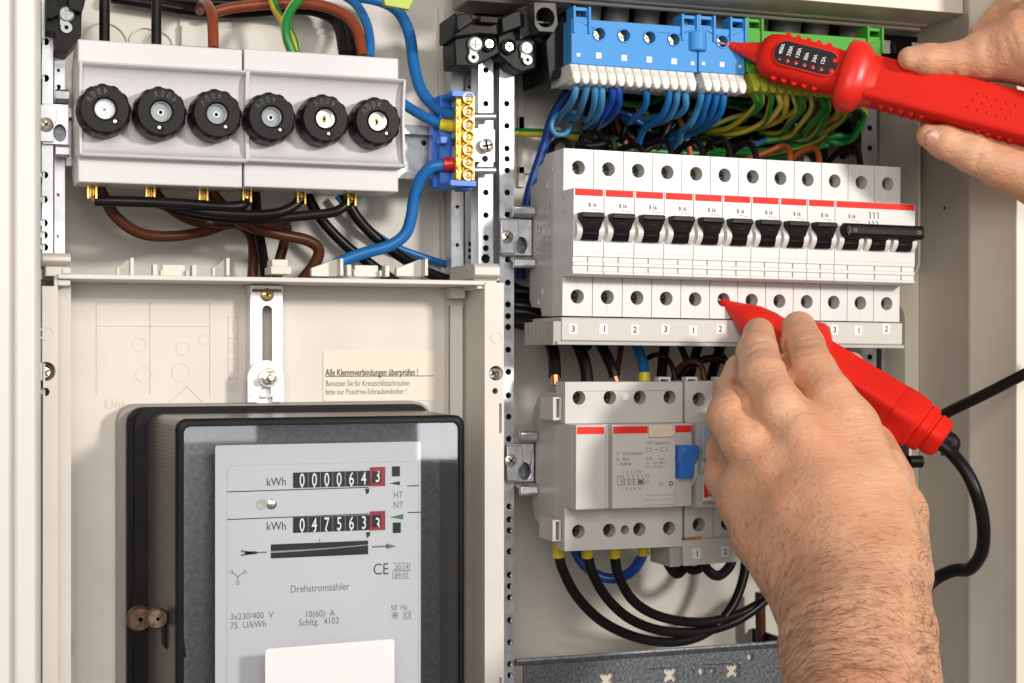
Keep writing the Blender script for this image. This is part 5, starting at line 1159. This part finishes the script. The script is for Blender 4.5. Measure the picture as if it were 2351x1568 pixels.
for i in range(6):
    q = MB(); c = at(fr, T(1803+i*19.5), 4.2, 10.7); q.add([c+fr[1]*(1.25*math.cos(k*math.pi/6))+fr[3]*(1.25*math.sin(k*math.pi/6)) for k in range(12)]+[c+fr[2]*.6], [(k, (k+1) % 12, 12) for k in range(12)]+[tuple(range(12))]); q.build('indicator_lamp', ledd if i == 0 else ledr, iw, smooth=70)
for u in (-2.6, 3.6):
    q = MB(); c = at(fr, T(1923), u, 10.7); q.add([c+fr[1]*(1.4*math.cos(k*math.pi/6))+fr[3]*(1.4*math.sin(k*math.pi/6)) for k in range(12)]+[c+fr[2]*.7], [(k, (k+1) % 12, 12) for k in range(12)]+[tuple(range(12))]); q.build('indicator_lamp', redh, iw, smooth=70)

# lower probe
tip2 = W(1657, 692, 96); end2 = W(2165, 1010, 172)
f2 = frame_from(tip2, end2, (.22, .80, .50)); L2 = f2[4]
def T2(px): return (px-1657)/508*L2
vp = thing('test_probe', 'red test probe held by the lower hand at the sixth breaker', 'test probe', tip2)
b = MB(); b.tube([at(f2, -3, 0, 0), at(f2, T2(1668), 0, 0)], .9, 12, smooth=False); b.build('probe_tip', metal, vp)
b = MB(); sweep(b, f2, [(T2(1655), 1.6, 1.6), (T2(1660), 2.4, 2.4), (T2(1672), 2.8, 2.8), (T2(1700), 6.0, 5.5), (T2(1712), 8.2, 7), (T2(1730), 10.5, 8), (T2(1760), 11.8, 9), (T2(1850), 12, 9)], 30, 2.3); b.build('tip_sleeve', redh, vp, smooth=60)
b = MB(); sweep(b, f2, [(T2(1808), 11, 10), (T2(1824), 17, 12, -1), (T2(1834), 21, 12.5, -2), (T2(1848), 23, 13, -2.3), (T2(1862), 22, 13, -2.3), (T2(1874), 18, 12, -1.5), (T2(1886), 13.6, 11, -.5), (T2(1898), 12, 10)], 36, 2.6); b.build('guard_collar', redh, vp, smooth=60)
b = MB(); sweep(b, f2, [(T2(1870), 12, 10), (T2(2040), 12.4, 10.6), (T2(2060), 12.6, 10.8)], 48, 7); hb2 = b
b = MB(); sweep(b, f2, [(T2(2056), 12.8, 11.0), (T2(2060), 13.5, 11.6), (T2(2108), 13.2, 11.2), (T2(2112), 11.6, 9.8), (T2(2115), 11.4, 9.6), (T2(2118), 12.2, 10.4), (T2(2132), 11.9, 10), (T2(2135), 10.0, 8.4), (T2(2139), 9.9, 8.2), (T2(2142), 10.7, 9), (T2(2158), 10.2, 8.4), (T2(2165), 9.0, 7.4), (T2(2168), 7, 6)], 48, 4.5); b.build('stepped_end', red, vp, smooth=35)
b = MB()
b = hb2
for px in (1925, 1938, 1951, 1964, 2048, 2061, 2074, 2087): b.tube([at(f2, T2(px-16), -12.6, -4), at(f2, T2(px-16), -12.6, 4)], 1.4, 10, smooth=False)
for i in range(3):
    for j in range(2): p0 = at(f2, T2(1910+i*12), -9.0+j*3, 10.0); b.add([p0+f2[1]*(1.05*math.cos(k*math.pi/4))+f2[3]*(1.05*math.sin(k*math.pi/4)) for k in range(8)]+[p0+f2[2]*.9], [(k, (k+1) % 8, 8) for k in range(8)]+[tuple(range(8))])
b.build('handle', red, vp, smooth=45)
e0 = at(f2, T2(2168), 0, 0); dpt = e0.y
b = MB(); b.tube([at(f2, T2(2160), -1, 1), at(f2, T2(2182), -1, 1), Vector(W(2178, 1038, dpt+2))], lambda s_: 4.6-.5*s_, 20, ns=5)
for s_ in (.25, .5, .75): c = Vector(at(f2, T2(2160), -1, 1)).lerp(Vector(W(2178, 1038, dpt+2)), s_); b.tube([c-f2[1]*1.0, c+f2[1]*.6], 4.9, 20, smooth=False)
b.build('strain_relief', black, vp, smooth=50)
cable('black tester cable looping from the lower probe behind the wrist', [(2150, 1015, dpt), (2180, 1036, dpt+4), (2218, 1082, dpt+12), (2244, 1140, dpt+16), (2258, 1205, dpt+14), (2254, 1268, dpt+6), (2226, 1306, dpt-6), (2190, 1310, dpt-16), (2150, 1328, dpt-26), (2100, 1370, dpt-36)], lambda s_: 3.6, blackw, name='tester_cable')
cable('straight black tester cable rising to the right edge behind the probe end', [(2110, 985, 120), (2166, 952, 130), (2260, 906, 150), (2370, 850, 170), (2440, 815, 180)], 3.1, blackw, name='tester_cable')

# ================================================================== HANDS (implicit surface, polygonised)
def smin(a, b, k):
    h = np.clip(.5+.5*(b-a)/k, 0, 1); return b*(1-h)+a*h-k*h*(1-h)
def cone(Pg, A, B, ra, rb):
    A = np.array(A); B = np.array(B); AB = B-A; t = np.clip(((Pg-A)@AB)/(AB@AB), 0, 1)
    return np.linalg.norm(Pg-A-t[..., None]*AB, axis=-1)-(ra+(rb-ra)*t)
def J(px, py, d, rp): return (np.array(W(px, py, d)), rp*mmp(px, d))
def polygonise(fn, lo, hi, h):
    xs = [np.arange(lo[i], hi[i]+h, h) for i in range(3)]
    nx, ny, nz = map(len, xs); F = np.empty((nx, ny, nz), np.float32)
    Y, Z_ = np.meshgrid(xs[1], xs[2], indexing='ij')
    for i in range(0, nx, 8):
        xx = xs[0][i:i+8]; G = np.empty((len(xx), ny, nz, 3)); G[..., 0] = xx[:, None, None]; G[..., 1] = Y; G[..., 2] = Z_
        F[i:i+8] = fn(G)
    Sg = F < 0
    cs = [Sg[a:nx-1+a, b_:ny-1+b_, c:nz-1+c] for a in (0, 1) for b_ in (0, 1) for c in (0, 1)]
    cnt = sum(c.astype(int) for c in cs); act = (cnt > 0) & (cnt < 8)
    idx = -np.ones(act.shape, int); ijk = np.argwhere(act); idx[act] = np.arange(len(ijk))
    acc = np.zeros((len(ijk), 3)); num = np.zeros(len(ijk))
    cor = [(a, b_, c) for a in (0, 1) for b_ in (0, 1) for c in (0, 1)]
    for p in cor:
        for ax in range(3):
            if p[ax] == 0:
                q = list(p); q[ax] = 1
                f0 = F[ijk[:, 0]+p[0], ijk[:, 1]+p[1], ijk[:, 2]+p[2]]; f1 = F[ijk[:, 0]+q[0], ijk[:, 1]+q[1], ijk[:, 2]+q[2]]
                c_ = (f0 < 0) != (f1 < 0); t = np.where(c_, f0/(f0-f1+1e-12), 0)
                pt = np.tile(np.array(p, float), (len(ijk), 1)); pt[:, ax] += t
                acc[c_] += pt[c_]; num[c_] += 1
    V = (ijk+acc/num[:, None])*h+np.array(lo)
    faces = []
    for ax in range(3):
        o1, o2 = [(1, 2), (2, 0), (0, 1)][ax]
        s0 = [slice(None)]*3; s1 = [slice(None)]*3; s0[ax] = slice(0, -1); s1[ax] = slice(1, None)
        e = Sg[tuple(s0)] != Sg[tuple(s1)]
        E = np.argwhere(e); E = E[(E[:, o1] > 0) & (E[:, o2] > 0)]
        lim = np.array(act.shape); E = E[(E[:, o1] < lim[o1]) & (E[:, o2] < lim[o2]) & (E[:, ax] < lim[ax])]
        def at_(d1, d2): Q = E.copy(); Q[:, o1] -= d1; Q[:, o2] -= d2; return idx[Q[:, 0], Q[:, 1], Q[:, 2]]
        q = np.stack([at_(0, 0), at_(1, 0), at_(1, 1), at_(0, 1)], 1); q = q[(q >= 0).all(1)]; faces.append(q)
    return V, np.concatenate(faces)
def surf_d(fn, px, py, d0, d1):
    ds = np.arange(d1, d0, -.5); P = np.array([W(px, py, d_) for d_ in ds]); f = fn(P[None, None])[0, 0]
    k = np.argmax(f < 0); return float(ds[k]) if (f < 0).any() else None
def chain(Pg, js, k=2.5):
    r = None
    for (a, ra), (b_, rb) in zip(js[:-1], js[1:]):
        c = cone(Pg, a, b_, ra, rb); r = c if r is None else smin(r, c, k)
    return r
def build_hand(name, label, groups, kf, kp, fing, palm, clip, h=1.35, creases=(), lines=()):
    allj = [j for g in fing+palm for j in g]
    lo = np.min([j[0]-j[1] for j in allj], 0)-6; hi = np.max([j[0]+j[1] for j in allj], 0)+6
    lo = np.maximum(lo, clip[0]); hi = np.minimum(hi, clip[1])
    found = []; new = []
    def fn(G):
        P = None
        for g in palm: c = chain(G, g, 5); P = c if P is None else smin(P, c, kp)
        Fg = None
        for g in fing: c = chain(G, g, 3); Fg = c if Fg is None else smin(Fg, c, kf)
        r = smin(Fg, P, 5)
        for (ca, cb, rr_, dep) in list(creases)+found:
            c = cone(G, ca, cb, rr_, rr_); r = r+dep*np.exp(-(np.maximum(c+rr_, 0)/rr_)**2)
        return r
    for pl, rr_, dep in lines:           # folds drawn on the skin: each point is dropped onto the surface first
        pp = []
        for (px, py) in pl:
            d_ = surf_d(fn, px, py, 100, 420)
            if d_: pp.append(np.array(W(px, py, d_)))
        new += [(a_, b_, rr_, dep) for a_, b_ in zip(pp[:-1], pp[1:])]
    found.extend(new)
    V, Q = polygonise(fn, lo, hi, h)
    mb = MB(); mb.v = [tuple(p) for p in V]; mb.f = [tuple(q) for q in Q.tolist()]; mb.m = [0]*len(mb.f)
    t = thing(name, label, 'hand', tuple(V.mean(0)))
    o = mb.build('skin_surface', skin, t, smooth=180)
    s = o.modifiers.new('smooth', 'SMOOTH'); s.factor = .5; s.iterations = 4
    return t, o, V, fn
# lower (left) hand
IDX = [J(1834, 754, 146, 40), J(1842, 795, 160, 50), J(1862, 855, 186, 57), J(1905, 920, 204, 60), J(1952, 985, 211, 62)]
MID = [J(1742, 765, 146, 36), J(1740, 815, 160, 49), J(1752, 872, 184, 58), J(1790, 940, 203, 61), J(1848, 1015, 211, 62)]
RNG = [J(1700, 850, 128, 38), J(1686, 905, 160, 47), J(1680, 955, 186, 55), J(1712, 1010, 196, 58), J(1775, 1075, 202, 62)]
LIT = [J(1690, 960, 120, 36), J(1668, 1040, 150, 46), J(1672, 1095, 168, 53), J(1718, 1150, 188, 68)]
THM = [J(1955, 838, 126, 30), J(1968, 900, 136, 38), J(2000, 1000, 150, 44), J(2050, 1100, 185, 50)]
PALM = [[J(1958, 985, 212, 58), J(2000, 1130, 232, 84), J(2035, 1300, 262, 92), J(2048, 1450, 300, 98), J(2066, 1660, 350, 110)],
        [J(1852, 1015, 212, 60), J(1910, 1150, 236, 84), J(1975, 1330, 268, 96), J(1985, 1450, 304, 100), J(2000, 1660, 350, 112)],
        [J(1775, 1075, 202, 60), J(1830, 1180, 224, 84), J(1915, 1350, 258, 96), J(1915, 1470, 298, 104), J(1932, 1660, 348, 118)],
        [J(1718, 1150, 188, 68), J(1765, 1225, 206, 84), J(1868, 1390, 250, 88), J(1890, 1500, 292, 92), J(1915, 1660, 345, 104)],
        [J(2035, 1070, 190, 46), J(2060, 1180, 214, 66), J(2056, 1320, 250, 86)],
        [J(1780, 1080, 165, 60), J(1900, 1150, 180, 80), J(1960, 1300, 220, 90)]]
PALM += [[J(1940, 952, 214, 44), J(1962, 1010, 216, 44)], [J(1836, 1000, 216, 46), J(1850, 1040, 218, 44)], [J(1758, 1062, 206, 44), J(1775, 1095, 206, 42)], [J(1712, 1120, 196, 44), J(1724, 1150, 196, 44)]]
PALM += [[J(1885, 985, 205, 58), J(1930, 1080, 216, 70)], [J(1795, 1040, 200, 60), J(1850, 1130, 216, 74)], [J(1740, 1090, 192, 58), J(1790, 1160, 208, 70)]]
tend = []
cr = []
def rel(x, y, d, w_, dep, ang=0):
    """short skin fold across a finger"""
    ca, sa = math.cos(ang), math.sin(ang); return (np.array(W(x-w_*ca, y-w_*sa, d)), np.array(W(x+w_*ca, y+w_*sa, d)), 1.3, dep)
ln = [([(1792, 748), (1797, 790), (1806, 835), (1822, 878), (1846, 912)], 1.9, 2.6), ([(1688, 868), (1696, 900), (1708, 935), (1728, 976)], 1.9, 2.4),
      ([(1630, 1004), (1640, 1040), (1662, 1078)], 1.8, 2.0), ([(1742, 795), (1720, 812), (1702, 838)], 1.1, .5)]
for x0_, y0_, x1_, y1_ in ((1700, 806, 1752, 782), (1704, 820, 1758, 796), (1712, 832, 1756, 812), (1818, 792, 1880, 774), (1822, 804, 1884, 786), (1830, 818, 1876, 806), (1640, 916, 1676, 902), (1642, 930, 1682, 916), (1646, 1060, 1684, 1052),
                           (1900, 962, 1950, 930), (1770, 1010, 1810, 985)):
    dep_ = .55 if y0_ < 940 else .25
    ln.append(([(x0_, y0_), ((x0_+x1_)/2, (y0_+y1_)/2-4), (x1_, y1_)], 1.0, dep_))
handL, skL, VL, fL = build_hand('hand', 'hairy hand and wrist from below gripping the lower red probe', None, .35, 10, [IDX, MID, RNG, LIT, THM], PALM, ((-1e9, -1e9, Zz(1900, 1640, 330)), (1e9, 1e9, 1e9)), creases=cr, lines=ln, h=1.1)

# upper (right) hand
IDU = [J(2088, 134, 150, 27), J(2130, 137, 153, 35), J(2200, 138, 158, 41), J(2262, 128, 164, 58), J(2330, 112, 172, 86)]
THU = [J(2130, 312, 148, 27), J(2168, 326, 152, 38), J(2232, 350, 158, 46), J(2300, 378, 164, 54), J(2420, 420, 176, 74)]
MDU = [J(2252, 78, 136, 26), J(2300, 48, 142, 42), J(2350, 20, 150, 62), J(2420, -30, 160, 80)]
PLU = [[J(2330, 116, 174, 62), J(2430, 130, 190, 90), J(2520, 200, 200, 110)], [J(2420, 40, 180, 84), J(2520, 150, 190, 110)], [J(2420, 420, 176, 72), J(2520, 300, 190, 100)]]
cru = []; lnu = []
for x0_, y0_, x1_, y1_, dp in ((2262, 88, 2254, 132, .5), (2272, 84, 2266, 136, .6), (2284, 80, 2280, 140, .5), (2298, 76, 2318, 130, .45), (2306, 60, 2336, 110, .4), (2252, 338, 2240, 384, .6), (2244, 350, 2234, 378, .4), (2184, 160, 2190, 178, .8)):
    lnu.append(([(x0_, y0_), ((x0_+x1_)/2+5, (y0_+y1_)/2), (x1_, y1_)], 1.1, dp))
handR, skR, VR, fR = build_hand('hand', 'bare hand at the right edge holding the voltage tester between finger and thumb', None, 1.0, 8, [IDU, THU, MDU], PLU, ((-1e9,)*3, (X(2480, 210), 1e9, 1e9)), creases=cru, lines=lnu, h=1.1)

# nails: curved plates sitting in the skin
def nail(parent, px, py, d, ax, wl, ww, nrm, lift=0):
    c = Vector(W(px, py, d)); a = Vector(ax).normalized(); n = Vector(nrm); n = (n-a*n.dot(a)).normalized(); l = a.cross(n)
    b = MB(); v = []; f = []; NU, NV = 12, 10
    for i in range(NU+1):
        for j in range(NV+1):
            s_ = i/NU*2-1; u = j/NV*2-1; wu = (1-.28*max(0, -s_)**3)
            rad = math.sqrt(max(0, 1-abs(s_)**5))*.98
            v.append(c+a*(s_*wl)+l*(u*ww*rad*wu)+n*(-.34*ww*u*u-.05*wl*s_*s_))
    for i in range(NU):
        for j in range(NV): k = i*(NV+1)+j; f.append((k, k+1, k+NV+2, k+NV+1))
    nv = len(v); v += [p-n*.7 for p in v]; f += [tuple(q+nv for q in reversed(g)) for g in f]
    b.add(v, f); b.build('finger_nail', nailm, parent, smooth=80)
# thumb nail of the upper hand: find the skin depth there by marching towards the camera
def normal(fn, p):
    e = .8; p = np.array(p); g = [fn((p+e*v)[None, None, None])[0, 0, 0]-fn((p-e*v)[None, None, None])[0, 0, 0] for v in np.eye(3)]; g = np.array(g); return g/np.linalg.norm(g)
for hand_, fn_, px, py, px2, py2, wl, ww in ((handR, fR, 2148, 322, 2184, 342, 6.0, 4.7), (handR, fR, 2096, 111, 2150, 106, 4.6, 2.4), (handL, fL, 1829, 733, 1838, 775, 4.6, 5.2), (handL, fL, 1736, 746, 1736, 785, 4.2, 4.6)):
    d_ = surf_d(fn_, px, py, 60, 300)
    if d_:
        p = W(px, py, d_); d2 = surf_d(fn_, px2, py2, 60, 300) or d_; nn = normal(fn_, p)
        nail(hand_, px, py, d_+.2, Vector(p)-Vector(W(px2, py2, d2)), wl, ww, nn)
# hair
def hair(parent, fn, seeds, n, rmin, rmax, flow, rs):
    r = random.Random(rs); b = MB()
    me_v = seeds; made = 0; tries = 0
    while made < n and tries < n*30:
        tries += 1
        px, py = rmin(r); 
        d_ = surf_d(fn, px, py, 150, 420)
        if not d_: continue
        p = np.array(W(px, py, d_)); nn = normal(fn, p); fl = np.array(flow(px, py, r)); fl = fl-nn*(fl@nn); fl /= np.linalg.norm(fl)+1e-9
        L = r.uniform(5, 12)*rmax(px, py); lift = r.uniform(.15, .5); bend = r.uniform(-.5, .5); side = np.cross(nn, fl); P = []
        for s_ in (0, .33, .66, 1): P.append(Vector(p-nn*.2+fl*(L*s_)+nn*(L*lift*s_*(1-.45*s_)+.15)+side*(bend*L*s_*s_)))
        b.tube(P, lambda s_: .07*(1.05-s_), 3, smooth=False, cap=False); made += 1
    return b.build('arm_hair', hairm, parent, kind='stuff')
def seedL(r):
    while True:
        py = r.uniform(1150, 1600); px = r.uniform(1640, 2200)
        if r.random() < min(1, ((py-1120)/330)**1.1*.95+.05): return px, py
def seedE(r):
    return (r.uniform(2100, 2195), r.uniform(1150, 1600)) 
hair(handL, fL, None, 1500, seedL, lambda px, py: .8+.5*max(0, (py-1250)/300), lambda px, py, r: (-.7+(1.0 if px > 2080 else 0)+r.uniform(-.6, .6), .1, .2+r.uniform(-.7, .7)), 3)
hair(handL, fL, None, 170, seedE, lambda px, py: 1.1, lambda px, py, r: (.9, .0, .3+r.uniform(-.4, .4)), 5)
